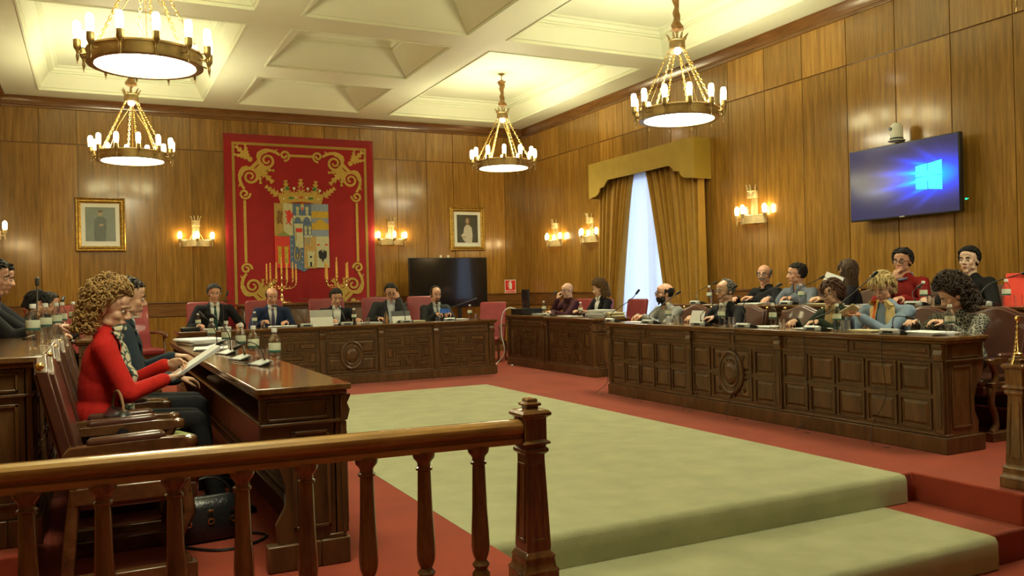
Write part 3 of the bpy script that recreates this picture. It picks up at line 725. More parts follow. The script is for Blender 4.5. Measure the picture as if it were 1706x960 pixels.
# ------------------------------------------------------------------ portraits
def portrait(px0, py0, px1, py1, label, fig):
    a = at(px0, py0, y=YB-.04); b = at(px1, py1, y=YB-.04); W = b.x-a.x; H = a.z-b.z; cx = (a.x+b.x)/2; cz = (a.z+b.z)/2
    r = empty('framed_portrait', (cx, YB-.02, cz), label=label, cat='picture')
    def bar(m, x0, z0, x1, z1, p): pass
    m = MB(); fw = .085
    prof = [(0, 0), (0, .035), (.015, .05), (.035, .035), (.055, .045), (.07, .03), (fw, .02), (fw, 0)]
    rings = []
    for i, h in prof: rings.append([(-W/2+i, -h, -H/2+i), (W/2-i, -h, -H/2+i), (W/2-i, -h, H/2-i), (-W/2+i, -h, H/2-i)])
    m.loft(rings, cap=False); m.build('frame', M['frame'], r, smooth=30)
    m = MB(); m.box(-W/2+.05, -.016, -H/2+.05, W/2-.05, -.001, H/2-.05); m.build('mount', M['mat_board'], r)
    w, h = W*.30, H*.31
    m = MB(); m.box(-w, -.020, -h, w, -.0155, h*1.05); ph = m.build('photograph', fig['bg'], r)
    for i_, (nm, mt, poly) in enumerate(fig['shapes']):
        m = MB(); m.prism([(u*w, v*h) for u, v in poly], .0195, .0212+.0012*i_, lambda u, v, q: (u, -q, v)); m.build(nm, mt, ph)
    return r
def circ(cx, cy, rx, ry, n=16): return [(cx+rx*math.cos(2*PI*k/n), cy+ry*math.sin(2*PI*k/n)) for k in range(n)]
gbg = plain('photo_grey_green', (0.20, 0.23, 0.20), 0.5, var=.12, scale=5); suit = plain('photo_dark_suit', (0.11, 0.13, 0.12), 0.5, var=.1)
dbg = plain('photo_dark_olive', (0.05, 0.05, 0.035), 0.5, var=.3, scale=6); face = plain('photo_face', (0.36, 0.27, 0.17), 0.5, var=.05)
blouse = plain('photo_white_blouse', (0.50, 0.48, 0.40), 0.5, var=.08); bhair = plain('photo_brown_hair', (0.13, 0.07, 0.03), 0.5)
body = [(-.42, -1), (-.45, -.2), (-.40, .30), (-.18, .48), (.18, .48), (.38, .32), (.40, -.2), (.30, -1)]
portrait(124, 329, 210, 419, 'gilt-framed portrait of a standing person in a grey suit, left of the tapestry', dict(bg=gbg, shapes=[
    ('figure', suit, body), ('hands', face, circ(.05, -.02, .16, .07)), ('face', face, circ(0, .68, .15, .16)), ('hair', bhair, circ(0, .80, .15, .07))]))
portrait(749, 345, 808, 418, 'gilt-framed portrait of a person in a white blouse, right of the tapestry', dict(bg=dbg, shapes=[
    ('hair', bhair, circ(.02, .60, .24, .30)), ('figure', blouse, [(-.45, -.75), (-.62, -.45), (-.40, -.3), (-.32, .1), (-.12, .32), (.15, .32), (.40, .12), (.48, -.4), (.42, -1), (-.2, -1)]), ('face', face, circ(0, .60, .15, .20)), ('hands', face, circ(-.35, -.6, .2, .06))]))

# ------------------------------------------------------------------ tapestry
def tapestry():
    W, H = 2.60, 3.30; r = empty('tapestry', (3.33, YB-.03, 3.945), label='large red tapestry with gold scrollwork, crown and quartered coat of arms', cat='tapestry')
    red = plain('tapestry_crimson', (0.31, 0.008, 0.012), 0.9, var=.08, scale=4, sheen=.2, bump=.2, bscale=150)
    gold = plain('tapestry_gold_thread', (0.50, 0.33, 0.06), 0.7, var=.18, scale=40, bump=.2, bscale=200)
    dgold = plain('tapestry_dull_gold', (0.36, 0.23, 0.045), 0.8, var=.15, scale=40)
    m = MB(); rings = []
    nx, nz = 36, 12
    for k in range(nz+1):
        z = -H*k/nz; rings.append([(-W/2+W*i/nx, -.006-.004*math.sin(i*1.1+k*.3), z) for i in range(nx+1)])
    m.loft(rings, cap=False, closed=False); o = m.build('red_cloth', red, r, smooth=80); s_ = o.modifiers.new('t', 'SOLIDIFY'); s_.thickness = .008
    m = MB(); m.cyl((-W/2-.01, -.002, 0), (W/2+.01, -.002, 0), .012); m.build('hanging_rod', red, r)
    Y = .017; cnt = [0]
    def slab(m, x0, z0, x1, z1, y=Y, d=.004): m.box(x0, -y-d, z0, x1, -y+.004, z1)
    m = MB(); a = .13; b = .175
    slab(m, -W/2+a, -b, W/2-a, -a); slab(m, -W/2+a, -H+a, W/2-a, -H+b); slab(m, -W/2+a, -H+b, -W/2+b, -b); slab(m, W/2-b, -H+b, W/2-a, -b)
    m.build('border', dgold, r)
    # inner line frame joining the corner scrolls
    m = MB(); t = .022; ix, iz0, iz1 = W/2-.325, -.40, -H+.40
    slab(m, -.24, -.325-t, .24, -.325+t); slab(m, -.24, -H+.325-t, .24, -H+.325+t)
    slab(m, -ix-t, -H+1.12, -ix+t, -1.12); slab(m, ix-t, -H+1.12, ix+t, -1.12)
    def ribbon(m, pts, ws, y=Y):
        n = len(pts); L = []; Rr = []
        for i in range(n):
            p = Vector(pts[i]); d = Vector(pts[min(i+1, n-1)])-Vector(pts[max(i-1, 0)]); d.normalize(); nrm = Vector((-d.y, d.x))
            w = ws[i] if isinstance(ws, list) else ws
            L.append(p+nrm*w); Rr.append(p-nrm*w)
        cnt[0] += 1; e_ = cnt[0] % 60*.00012
        rings = [[(l.x, -y-.006-e_, l.y), (q.x, -y-.006-e_, q.y), (q.x, -y+.004, q.y), (l.x, -y+.004, l.y)] for l, q in zip(L, Rr)]
        m.loft(rings)
    def spiral(c, r0, r1, a0, turns, n=40): return [(c[0]+(r0+(r1-r0)*k/n)*math.cos(a0+turns*2*PI*k/n), c[1]+(r0+(r1-r0)*k/n)*math.sin(a0+turns*2*PI*k/n)) for k in range(n+1)]
    def leaf(m, base, ang, L, w, lobes=4):
        """acanthus leaf outline"""
        c, s_ = math.cos(ang), math.sin(ang); up = []; dn = []
        for k in range(lobes):
            t0 = k/lobes; t1 = (k+.55)/lobes; ww = w*(1-.65*t0)
            up += [(L*(t0+.02), ww*.45), (L*(t0+.22), ww*1.05), (L*t1, ww*.80)]
            dn += [(L*(t0+.02), -ww*.45), (L*(t0+.22), -ww*1.05), (L*t1, -ww*.80)]
        poly = up+[(L, 0)]+dn[::-1]
        for k in range(lobes*3):
            q = [up[k], up[k+1] if k+1 < len(up) else (L, 0), dn[k+1] if k+1 < len(dn) else (L, 0), dn[k]]
            v = [(base[0]+x*c-y_*s_, base[1]+x*s_+y_*c) for x, y_ in q]
            cnt[0] += 1; e_ = cnt[0] % 60*.00012
            m.hull8([(x, -Y-.004-e_, z) for x, z in v], [(x, -Y+.004, z) for x, z in v])
    def corner(m, sx, sz, oz):
        """mirrors a corner ornament; local u to the centre, v down from the corner"""
        def T(pts): return [(sx*(-W/2+.03+u*.9), oz-sz*(.03+v*.9)) for u, v in pts]
        A = lambda ang: ang
        def rb(p, w): ribbon(m, T(p), w)
        for flip in (0, 1):
            F = (lambda p: [(v, u) for u, v in p]) if flip else (lambda p: p)
            # big scroll, joined S to the small end scroll
            big = spiral((.76, .44), .03, .17, 0, 1.75); ws = [.014+.012*k/40 for k in range(41)]
            rb(F(big), ws)
            rb(F([(.60, .44), (.585, .37), (.60, .31), (.66, .27), (.74, .245), (.84, .25), (.93, .28), (1.0, .33)]), [.02, .024, .026, .028, .028, .026, .024, .02])
            end = spiral((1.09, .33), .02, .105, -.5, 1.35); rb(F(end), .018)
            rb(F([(.60, .44), (.58, .50), (.53, .54)]), .022)
            rb(F([(.93, .30), (.90, .25), (.96, .22)]), [.02, .02, .006])
        # crossed tie, boss
        rb([(.43, .67), (.68, .40)] if False else [(.46, .60), (.62, .44)], .03)
        rb([(.52, .66), (.68, .50)], .026)
        ps = T([(.44, .43)]); m.prism(circ(ps[0][0], ps[0][1], .045, .045), -Y+.0-.004+.008, Y+.008, lambda u, v, h: (u, -h, v))
        # leaf bunches: towards the corner, and towards the centre
        for (bu, bv), dirs in (((.40, .40), ((-2.36, .28, .075), (-1.75, .24, .05), (-2.95, .24, .05))), ((.60, .60), ((.785, .34, .085), (.1, .27, .05), (1.47, .27, .05)))):
            for an, L, w in dirs:
                b0 = T([(bu, bv)])[0]; e = T([(bu+math.cos(an), bv+math.sin(an))])[0]
                leaf(m, b0, math.atan2(e[1]-b0[1], e[0]-b0[0]), L, w)
    for sx, sz, oz in ((1, 1, 0), (-1, 1, 0), (1, -1, -H), (-1, -1, -H)): corner(m, sx, sz, oz)
    m.build('gold_scrollwork', gold, r, smooth=0)
    # crown
    jr = plain('tapestry_red_gem', (.45, .03, .02), .6); jg = plain('tapestry_green_gem', (.05, .20, .06), .6); pearl = plain('tapestry_pearl', (.65, .62, .45), .6)
    cx, cz = -.02, -.80
    m = MB()
    arc = lambda R_, x0, x1, z, n=14: [(x0+(x1-x0)*k/n, z-(((x0+(x1-x0)*k/n))**2)*R_) for k in range(n+1)]
    top = arc(.32, -.40, .40, 1.0); low = arc(.42, -.35, .35, 1.0)
    for k in range(14):
        q = [(top[k][0], top[k][1]-1+.0), (top[k+1][0], top[k+1][1]-1), (low[k+1][0], low[k+1][1]-1-.17), (low[k][0], low[k][1]-1-.17)]
        v = [(cx+x, cz+z-.16) for x, z in q]; m.hull8([(x, -Y-.006, z) for x, z in v], [(x, -Y+.004, z) for x, z in v])
    for k, (x, an, L) in enumerate(((-.40, 2.5, .26), (-.24, 1.68, .24), (0, PI/2, .25), (.24, 1.46, .24), (.40, .64, .26))):
        leaf(m, (cx+x, cz-.17-.32*x*x), an, L, .075, 4)
    for x in (-.32, -.12, .12, .32): ribbon(m, [(cx+x-.055, cz-.15-.32*x*x), (cx+x, cz-.19-.32*x*x), (cx+x+.055, cz-.15-.32*x*x)], .012); ribbon(m, [(cx+x, cz-.2), (cx+x, cz-.10-.32*x*x)], .009)
    m.build('gold_crown', gold, r, smooth=0)
    for nm, mt, spots in (('green_gem', jg, [(-.24, -.10, .032, .035), (.24, -.10, .032, .035), (-.17, -.265, .05, .02), (.17, -.265, .05, .02)]), ('red_gem', jr, [(0, -.09, .025, .045), (0, -.25, .035, .016)]), ('pearl', pearl, [(x, -.09-.32*x*x, .024, .024) for x in (-.33, -.12, .12, .33)]+[(x, -.25-.32*x*x, .016, .016) for x in (-.30, -.09, .09, .30)])):
        for x, z, a_, b_ in spots: m = MB(); m.prism(circ(cx+x, cz+z, a_, b_, 12), Y+.004, Y+.014, lambda u, v, h: (u, -h, v)); m.build(nm, mt, r)
    # quartered arms
    c = dict(gold=plain('arms_gold', (.42, .28, .07), .8), cream=plain('arms_cream', (.50, .50, .30), .8), blue=plain('arms_blue', (.10, .16, .27), .8, var=.2), lblue=plain('arms_grey_blue', (.24, .30, .40), .8),
             red=plain('arms_red', (.60, .045, .03), .8), yel=plain('arms_yellow', (.52, .34, .03), .8), tan=plain('arms_tan', (.46, .30, .10), .8), black=plain('arms_black', (.02, .02, .03), .8), brown=plain('arms_brown', (.20, .10, .03), .8), white=plain('arms_pale', (.58, .58, .42), .8), dgr=plain('arms_olive', (.22, .24, .08), .8))
    names = list(c); m = MB(); W2, H2 = .94, 1.17; X0, Z0 = -.49, -1.16
    def poly(col, pts, lay=0):
        m.mi = names.index(col); cnt[0] += 1; d = .006+.003*lay+.00004*cnt[0]
        m.prism([(X0+u*W2, Z0-v*H2) for u, v in pts], Y-.002, Y+d, lambda u, v, h: (u, -h, v))
    def rc(col, u0, v0, u1, v1, lay=0): poly(col, [(u0, v0), (u1, v0), (u1, v1), (u0, v1)], lay)
    rc('gold', 0, 0, .165, .48); rc('cream', .165, 0, .335, .48); rc('blue', .335, 0, .68, .64); rc('lblue', .68, 0, 1, .49)
    rc('red', 0, .48, .27, .92); rc('blue', .27, .48, .53, .97); rc('tan', .53, .49, .76, .97); rc('cream', .76, .49, 1, .96)
    poly('blue', [(.40, .97), (.62, .97), (.52, 1.02)]); poly('red', [(0, .92), (.27, .92), (.27, .96), (.03, .96)], 0)
    rc('yel', .68, .11, 1, .21, 1); rc('yel', .68, .29, 1, .39, 1); poly('yel', circ(.84, .30, .09, .065), 2)
    for k in range(9): a_ = PI*k/8; poly('yel', [(.84+.09*math.cos(a_-.06), .30-.06*math.sin(a_-.06)), (.84+.14*math.cos(a_), .30-.10*math.sin(a_)), (.84+.09*math.cos(a_+.06), .30-.06*math.sin(a_+.06))], 2)
    # lion rampant, bear and tree, mound
    poly('red', circ(.265, .13, .035, .03), 2); poly('red', [(.235, .15), (.30, .14), (.31, .22), (.27, .30), (.225, .26)], 2)
    for q in ([(.20, .12), (.235, .17)], [(.195, .20), (.24, .21)], [(.20, .32), (.24, .27)], [(.30, .33), (.275, .28)], [(.315, .22), (.325, .12)]):
        (a0, b0), (a1, b1) = q; poly('red', [(a0-.012, b0-.01), (a0+.014, b0-.01), (a1+.014, b1+.012), (a1-.012, b1+.012)], 2)
    poly('brown', [(.05, .12), (.09, .10), (.12, .14), (.14, .10), (.15, .14), (.13, .24), (.14, .32), (.10, .28), (.06, .32), (.04, .24), (.06, .18)], 2)
    poly('dgr', [(.03, .49), (.10, .45), (.165, .41), (.23, .45), (.30, .49)], 2)
    # castles
    def tower(col, u, v, w, h, door='blue', l=2):
        rc(col, u, v, u+w, v+h, l); rc(col, u-w*.12, v-.012, u+w*1.12, v+.025, l)
        for k in range(3): rc(col, u-w*.12+w*.5*k, v-.028, u-w*.12+w*.5*k+w*.22, v-.01, l)
        rc(door, u+w*.36, v+h*.68, u+w*.64, v+h, l+1); rc(door, u+w*.36, v+h*.25, u+w*.64, v+h*.40, l+1)
    tower('yel', .05, .66, .065, .24, 'dgr'); tower('yel', .17, .66, .065, .24, 'dgr')
    tower('cream', .59, .73, .12, .21, 'black')
    # bridge with two towers
    poly('cream', [(.345, .18), (.67, .18), (.67, .245), (.345, .245)], 2)
    for cxa in (.42, .59): poly('blue', circ(cxa, .245, .055, .045), 3)
    rc('cream', .345, .24, .365, .27, 2); rc('cream', .65, .24, .67, .27, 2); rc('cream', .49, .24, .52, .27, 2)
    tower('cream', .40, .07, .045, .11); tower('cream', .575, .07, .045, .11)
    poly('white', circ(.51, .055, .03, .05), 3); poly('red', circ(.512, .075, .014, .03), 4); poly('yel', circ(.51, .01, .03, .012), 4)
    # inescutcheon with banner, castle with waves
    poly('cream', [(.35, .30), (.515, .30), (.515, .66), (.44, .67), (.37, .63)], 4); rc('red', .385, .37, .50, .43, 5); rc('brown', .378, .36, .386, .56, 5)
    tower('cream', .545, .36, .04, .14, l=4); tower('cream', .62, .36, .04, .14, l=4)
    for k in range(4): rc('white', .545+k*.03, .50, .555+k*.03, .61, 4)
    rc('white', .53, .475, .68, .505, 4)
    # chains and ribbon on the blue field
    for x in (.305, .49):
        for k in range(5): poly('white', circ(x, .54+k*.085, .008, .012, 8), 2)
    for sg in (-1, 1): 
        ptsl = [(.40+sg*.02, .62), (.40+sg*.045, .70), (.40+sg*.05, .78), (.40+sg*.02, .86)]
        for (a0, b0), (a1, b1) in zip(ptsl, ptsl[1:]): poly('yel', [(a0-.006, b0), (a0+.006, b0), (a1+.006, b1), (a1-.006, b1)], 3)
    poly('yel', [(.385, .78), (.40, .74), (.415, .78), (.40, .82)], 4)
    # double-headed eagle
    poly('black', [(.855, .76), (.875, .73), (.895, .76), (.89, .84), (.875, .88), (.86, .84)], 3)
    for sg in (-1, 1):
        poly('black', [(.875+sg*.01, .77), (.875+sg*.05, .70), (.875+sg*.075, .72), (.875+sg*.07, .80), (.875+sg*.045, .83), (.875+sg*.012, .81)], 3)
        poly('black', [(.875+sg*.004, .75), (.875+sg*.02, .69), (.875+sg*.035, .695), (.875+sg*.014, .755)], 3)
        poly('red', [(.875+sg*.075-.025, .605), (.875+sg*.075+.025, .605), (.875+sg*.075+.02, .625), (.875+sg*.075-.02, .625)], 3)
    m.build('coat_of_arms', [c[k] for k in names], r, smooth=0)
tapestry()

# ------------------------------------------------------------------ screens
def wall_tv():
    a_ = at(1416, 312, x=XR-.2); b_ = at(1599, 286, x=XR-.2); ctr = Vector((XR-.17, (a_.y+b_.y)/2, (a_.z+b_.z)/2)); W, H = a_.y-b_.y, .775
    r = empty('wall_television', ctr, -PI/2, label='wall television showing a glowing blue window logo', cat='television')
    m = MB(); m.box(-W/2, -.03, -H/2, W/2, .03, H/2); m.box(-W/2+.25, .03, -H/2+.1, W/2-.25, .06, H/2-.1); m.build('casing', M['black'], r, bevel=.006)
    m = MB(); m.box(-.14, .055, -.12, .14, .145, .12); m.build('wall_bracket', M['black'], r)
    mt, nt, b = new_mat('desktop_picture'); L = nt.links.new
    tc = N(nt, 'ShaderNodeTexCoord'); sp = N(nt, 'ShaderNodeSeparateXYZ'); L(tc.outputs['Generated'], sp.inputs[0])
    def mth(op, a, b2=None, cl=False):
        n = N(nt, 'ShaderNodeMath', operation=op); n.use_clamp = cl
        for i, v in enumerate((a, b2)):
            if v is None: continue
            if isinstance(v, (int, float)): n.inputs[i].default_value = v
            else: L(v, n.inputs[i])
        return n.outputs[0]
    u, v = sp.outputs['X'], sp.outputs['Z']
    du = mth('SUBTRACT', u, .76); dv = mth('SUBTRACT', v, .50)
    # soft glow round the logo, stretched towards the left, with rays
    d1 = mth('SQRT', mth('ADD', mth('POWER', mth('MULTIPLY', du, 1.45), 2.0), mth('POWER', mth('MULTIPLY', dv, 1.9), 2.0)))
    glow = mth('POWER', mth('SUBTRACT', 1.0, d1, True), 2.6)
    ang = mth('ARCTAN2', dv, mth('SUBTRACT', .98, u))
    w = mth('ABSOLUTE', mth('SINE', mth('MULTIPLY', ang, 9.0)))
    ray = mth('MULTIPLY', mth('POWER', w, 5.0), mth('POWER', mth('SUBTRACT', 1.0, d1, True), 1.6))
    tot = mth('ADD', glow, mth('MULTIPLY', ray, .22), True)
    tot = mth('MULTIPLY', 1.0, mth('ADD', glow, mth('MULTIPLY', mth('MULTIPLY', ray, .45), mth('MULTIPLY', mth('SUBTRACT', .88, u, True), 5.0, True)), True)); base = ramp(nt, tot, [(0.0, (.018, .017, .045)), (.10, (.03, .03, .16)), (.3, (.03, .05, .60)), (.6, (.01, .25, 1.0)), (1.0, (.05, .75, 1.0))])
    b.inputs['Base Color'].default_value = (.01, .01, .01, 1); b.inputs['Roughness'].default_value = .12
    L(base.outputs['Color'], b.inputs['Emission Color']); b.inputs['Emission Strength'].default_value = 1.1
    m = MB(); m.box(-W/2+.012, -.034, -H/2+.016, W/2-.012, -.030, H/2-.012); scr = m.build('screen', mt, r)
    lg = emit('logo_cyan', (.03, .55, 1.0), 1.0); m = MB()
    sx, sz = W/2-.012, H/2-.014
    def P(uu, vv): return ((uu*2-1)*sx, (vv*2-1)*sz)
    for u0, u1 in ((.635, .737), (.745, .865)):
        for lo in (0, 1):
            e0 = .145+.035*(u0-.63)/.23; e1 = .145+.045*(u1-.63)/.23
            if lo: q = [P(u0, .49-.0), P(u1, .49), P(u1, .49-e1), P(u0, .49-e0)]
            else: q = [P(u0, .505), P(u1, .505), P(u1, .505+e1), P(u0, .505+e0)]
            m.prism(q, .0338, .0350, lambda a, b_, h: (a, -h, b_))
    m.build('logo', lg, scr)
    m = MB(); m.box(-.03, -.037, -H/2+.002, .03, -.03, -H/2+.014); m.build('badge', M['silver'], r)
    m = MB(); m.box(.70, .0, -.27, .712, .02, -.262); m.ell((.703, -.004, -.27), .010, n=10, m=6); m.build('standby_light', emit('green_led', (.01, .5, .22), 1.6), r)
wall_tv()
def camera_dome():
    p = at(1494, 236, x=XR-.17)
    r = empty('conference_camera', p, -PI/2, label='white dome conference camera above the wall television', cat='camera')
    m = MB(); m.lathe([(.002, .022), (.055, .022), (.062, .03), (.064, .06), (.066, .13), (.058, .165), (.035, .19), (.002, .198)], n=24); m.build('body', M['whiteplastic'], r)
    m = MB(); m.lathe([(.002, 0), (.075, 0), (.085, .006), (.085, .014), (.066, .024), (.002, .025)], n=24); m.build('base', M['silver'], r)
    m = MB(); m.lathe([(.064, .026), (.068, .028), (.068, .036), (.064, .038)], n=24, cap=False); m.build('dark_ring', M['black'], r)
    m = MB(); m.cyl((-.02, -.05, .13), (-.022, -.072, .13), .020, .018, 16); m.build('lens', M['black'], r)
    m = MB(); m.box(-.04, -.04, -.012, .04, .15, 0); m.box(-.04, .13, -.05, .04, .15, 0); m.cyl((0, 0, -.12), (0, 0, -.005), .012, .012, 8); m.build('shelf_bracket', M['silver'], r)
camera_dome()
def floor_tv():
    a = at(681, 430, y=14.3); b = at(811, 430, y=14.3); zt, zb = 1.80, .90
    cx = (a.x+b.x)/2; W = b.x-a.x
    r = empty('television', (cx, 14.3, 0), 0, label='large switched-off black television on a stand below the right portrait', cat='television')
    m = MB(); m.box(-W/2, 0, zb, W/2, .05, zt); m.box(-W/2+.3, .05, zb+.12, W/2-.3, .09, zt-.2); m.build('casing', M['black'], r, bevel=.006)
    m = MB(); m.box(-W/2+.015, -.004, zb+.02, W/2-.015, .001, zt-.015); m.build('screen', M['screen_off'], r)
    m = MB(); m.box(-.25, .03, .05, -.19, .09, zb+.15); m.box(.19, .03, .05, .25, .09, zb+.15); m.box(-.5, -.25, 0, .5, .35, .05); m.build('stand', M['black'], r, bevel=.01)
    for x in (-.145, 0.0): 
        m = MB(); m.box(x-.02, .01, zt, x+.02, .04, zt+.045); m.build('clip', M['cream_paper'], r)
floor_tv()

# fire extinguisher sign
def sign():
    p = at(850.5, 479, y=YB-.03); q = at(841, 466, y=YB-.03); q2 = at(860, 492, y=YB-.03)
    W = q2.x-q.x; H = .30
    r = empty('extinguisher_sign', (p.x, YB-.0255, p.z), 0, label='red and white EXTINTOR fire extinguisher sign on the back wall', cat='sign')
    m = MB(); m.box(-W/2, 0, -H/2, W/2, .005, H/2); m.build('board', plain('sign_white', (.8, .8, .76), .4, var=.01), r)
    sr = plain('sign_red', (.75, .03, .015), .4, var=.02); sw = plain('sign_pictogram_white', (.82, .82, .78), .4, var=.01)
    m = MB(); m.box(-W/2+.012, -.0015, -H/2+.095, W/2-.012, .0, H/2-.012); m.box(-W/2+.012, -.0015, -H/2+.012, W/2-.012, .0, -H/2+.082); m.build('red_fields', sr, r)
    m = MB()
    f = lambda u, v, h: (u, -h, v); k = W/.24
    m.prism([(u*k, v+.045) for u, v in [(-.028, -.075), (.028, -.075), (.032, -.07), (.032, .03), (.02, .05), (.012, .055), (-.012, .055), (-.02, .05), (-.032, .03), (-.032, -.07)]], .0015, .003, f)
    m.prism([(u*k, v+.045) for u, v in [(-.012, .055), (.012, .055), (.012, .07), (.035, .078), (.035, .084), (-.02, .078), (-.04, .05), (-.035, .048), (-.012, .068)]], .0015, .003, f)
    m.prism([(u*k, v+.045) for u, v in [(-.046, .05), (-.040, .052), (-.046, .02), (-.046, -.04), (-.052, -.04), (-.052, .02)]], .0015, .003, f)
    m.build('pictogram', sw, r)
    cu = bpy.data.curves.new('extintor', 'FONT'); cu.body = 'EXTINTOR'; cu.size = .048*k; cu.align_x = 'CENTER'; cu.align_y = 'CENTER'; cu.extrude = .0006; cu.resolution_u = 2
    o = bpy.data.objects.new('lettering', cu); COL.objects.link(o); o.parent = r; o.location = (0, -.002, -H/2+.047); o.rotation_euler = (PI/2, 0, 0); cu.materials.append(sw); bpy.context.view_layer.update(); me = bpy.data.meshes.new_from_object(o); o2 = bpy.data.objects.new('letters', me); COL.objects.link(o2); o2.parent = r; o2.location = o.location; o2.rotation_euler = o.rotation_euler; bpy.data.objects.remove(o)
sign()

# sideboard and candelabra
def sideboard():
    r = empty('sideboard', (3.35, 14.55, 0), label='dark wooden sideboard under the tapestry carrying two candelabra', cat='sideboard')
    m = MB(); m.box(-1.2, -.24, .06, 1.2, .24, 1.02); m.build('body', M['walnut'], r, bevel=.006)
    m = MB(); m.box(-1.24, -.28, 1.02, 1.24, .27, 1.06); m.build('top', M['walnut_top'], r, bevel=.006)
    for k in range(4):
        m = MB(); m.raised(-1.18+k*.6, -.62+k*.6, .12, .98, -.24, .014, .03); d = m.build('door', M['walnut'], r)
        m = MB(); m.ell((-.66+k*.6 if k % 2 == 0 else -1.14+k*.6, -.27, .55), .014, n=10, m=6); m.build('knob', M['brass'], d)
    m = MB(); m.box(-1.22, -.25, 0, 1.22, .25, .06); m.build('plinth', M['walnut'], r)
sideboard()
def candelabrum(loc, label, rz=0):
    r = empty('candelabrum', loc, rz, label=label, cat='candelabra')
    m = MB(); m.lathe([(.095, 0), (.095, .012), (.08, .025), (.05, .045), (.03, .06), (.022, .085), (.03, .10), (.034, .115), (.022, .13), (.016, .16), (.022, .19), (.030, .205), (.018, .225), (.014, .26), (.022, .275), (.022, .285), (.012, .30), (.010, .37), (.018, .385), (.024, .40), (.014, .41), (.010, .45), (.026, .46), (.028, .466), (.014, .47), (.014, .49), (.002, .49)], n=20)
    m.build('stem', M['goldmetal'], r, smooth=50)
    spots = [(math.cos(a)*q, math.sin(a)*q*.8, z) for a, q, z in [(k*PI/4+.2, .255 if k % 2 == 0 else .20, .355 if k % 2 == 0 else .375) for k in range(8)]]
    for x, y, z in spots:
        m = MB(); d = Vector((x, y, 0))
        pts = [Vector((0, 0, .28)), d*.3+Vector((0, 0, .235)), d*.62+Vector((0, 0, .24)), d*.9+Vector((0, 0, .275)), Vector((x, y, z-.03))]
        m.tube(pts, [.007, .008, .007, .007, .009], 7)
        m.tube([d*.55+Vector((0, 0, .26+.03*math.sin(a))) + d.normalized()*.03*math.cos(a) for a in [j*.7 for j in range(8)]], .004, 5)
        m.lathe([(.003, -.04), (.012, -.03), (.026, -.022), (.028, -.016), (.012, -.012), (.010, 0), (.018, .006), (.018, .028), (.013, .03), (.002, .03)], (x, y, z), 12)
        m.build('arm', M['goldmetal'], r, smooth=50)
    for x, y, z in spots+[(0, 0, .462)]:
        m = MB(); rings = []
        for i in range(25):
            t = i/24; q = .0165*(1-.35*t); rings.append([(x+(q*(1+.25*math.cos(2*(2*PI*j/8-t*16))))*math.cos(2*PI*j/8), y+(q*(1+.25*math.cos(2*(2*PI*j/8-t*16))))*math.sin(2*PI*j/8), z+.026+.27*t) for j in range(8)])
        m.loft(rings); m.tube([(x, y, z+.295), (x, y, z+.31)], [.012, .001], 6); m.build('candle', M['wax'], r, smooth=70)
p = at(470, 500, y=14.5); candelabrum((p.x, 14.5, 1.06), 'gold candelabrum with twisted candles behind the bald man, left of the pair')
p = at(562, 500, y=14.5); candelabrum((p.x, 14.5, 1.06), 'gold candelabrum with twisted candles behind the man with open collar, right of the pair', .4)

# ------------------------------------------------------------------ things on the desks
def mic(loc, rz, label, neck=None, group=None, base=True):
    """faces local -y (display side to the speaker is +y); neck = list of local points"""
    r = empty('conference_microphone', loc, rz, label=label, cat='microphone', group=group)
    m = MB(); m.prism([(-.055, 0), (.06, 0), (.06, .012), (-.035, .042), (-.055, .030)], -.08, .08, lambda u, v, h: (h, u, v)); m.build('base', M['silver'], r, bevel=.006)
    m = MB(); m.box(-.045, -.0575, .008, .045, -.054, .024); m.build('speaker_slot', M['black'], r)
    for sx in (-1, 1):
        m = MB(); m.prism([(-.02, .0), (.075, 0), (.075, .008), (-.02, .034)], sx*.08, sx*.105, lambda u, v, h: (h, u, v)); m.build('dark_cheek', M['black'], r, bevel=.004)
    neck = neck or [(0, -.02, .03), (0, -.01, .16), (0, .05, .26), (0, .12, .33)]
    pts = [Vector(p) for p in neck]; fine = []
    for i in range(len(pts)-1):
        for k in range(5):
            t = k/5; q = [pts[max(i-1, 0)], pts[i], pts[i+1], pts[min(i+2, len(pts)-1)]]
            fine.append(.5*((2*q[1])+(-q[0]+q[2])*t+(2*q[0]-5*q[1]+4*q[2]-q[3])*t*t+(-q[0]+3*q[1]-3*q[2]+q[3])*t**3))
    fine.append(pts[-1])
    m = MB(); m.tube(fine, .0042, 6); m.cyl(pts[0]-Vector((0, 0, .01)), pts[0]+Vector((0, 0, .015)), .012, .008, 10); m.build('gooseneck', M['black'], r)
    d = (pts[-1]-fine[-3]).normalized(); m = MB(); m.capsule(pts[-1]-d*.01, pts[-1]+d*.035, .013, .014, 10); m.build('foam_tip', M['black'], r)
    return r
def bottle_make():
    r = empty('water_bottle', (0, 0, -5))
    m = MB(); m.lathe([(.001, .001), (.026, .0), (.031, .006), (.032, .02), (.030, .03), (.032, .045), (.032, .06), (.0295, .068), (.032, .076), (.032, .14), (.030, .155), (.022, .172), (.0135, .185), (.0125, .198), (.001, .199)], n=20); m.build('body', M['bottle'], r, smooth=50)
    m = MB(); m.lathe([(.0325, .088), (.0328, .089), (.0328, .137), (.0325, .138)], n=20, cap=False); m.build('label', M['label'], r)
    m = MB(); m.lathe([(.0330, .088), (.0332, .089), (.0332, .099), (.0330, .10)], n=20, cap=False); m.build('label_band', M['label_band'], r)
    m = MB(); m.lathe([(.001, .197), (.0150, .197), (.0155, .20), (.0155, .215), (.014, .219), (.001, .2195)], n=16); m.build('cap', M['whiteplastic'], r)
    return r
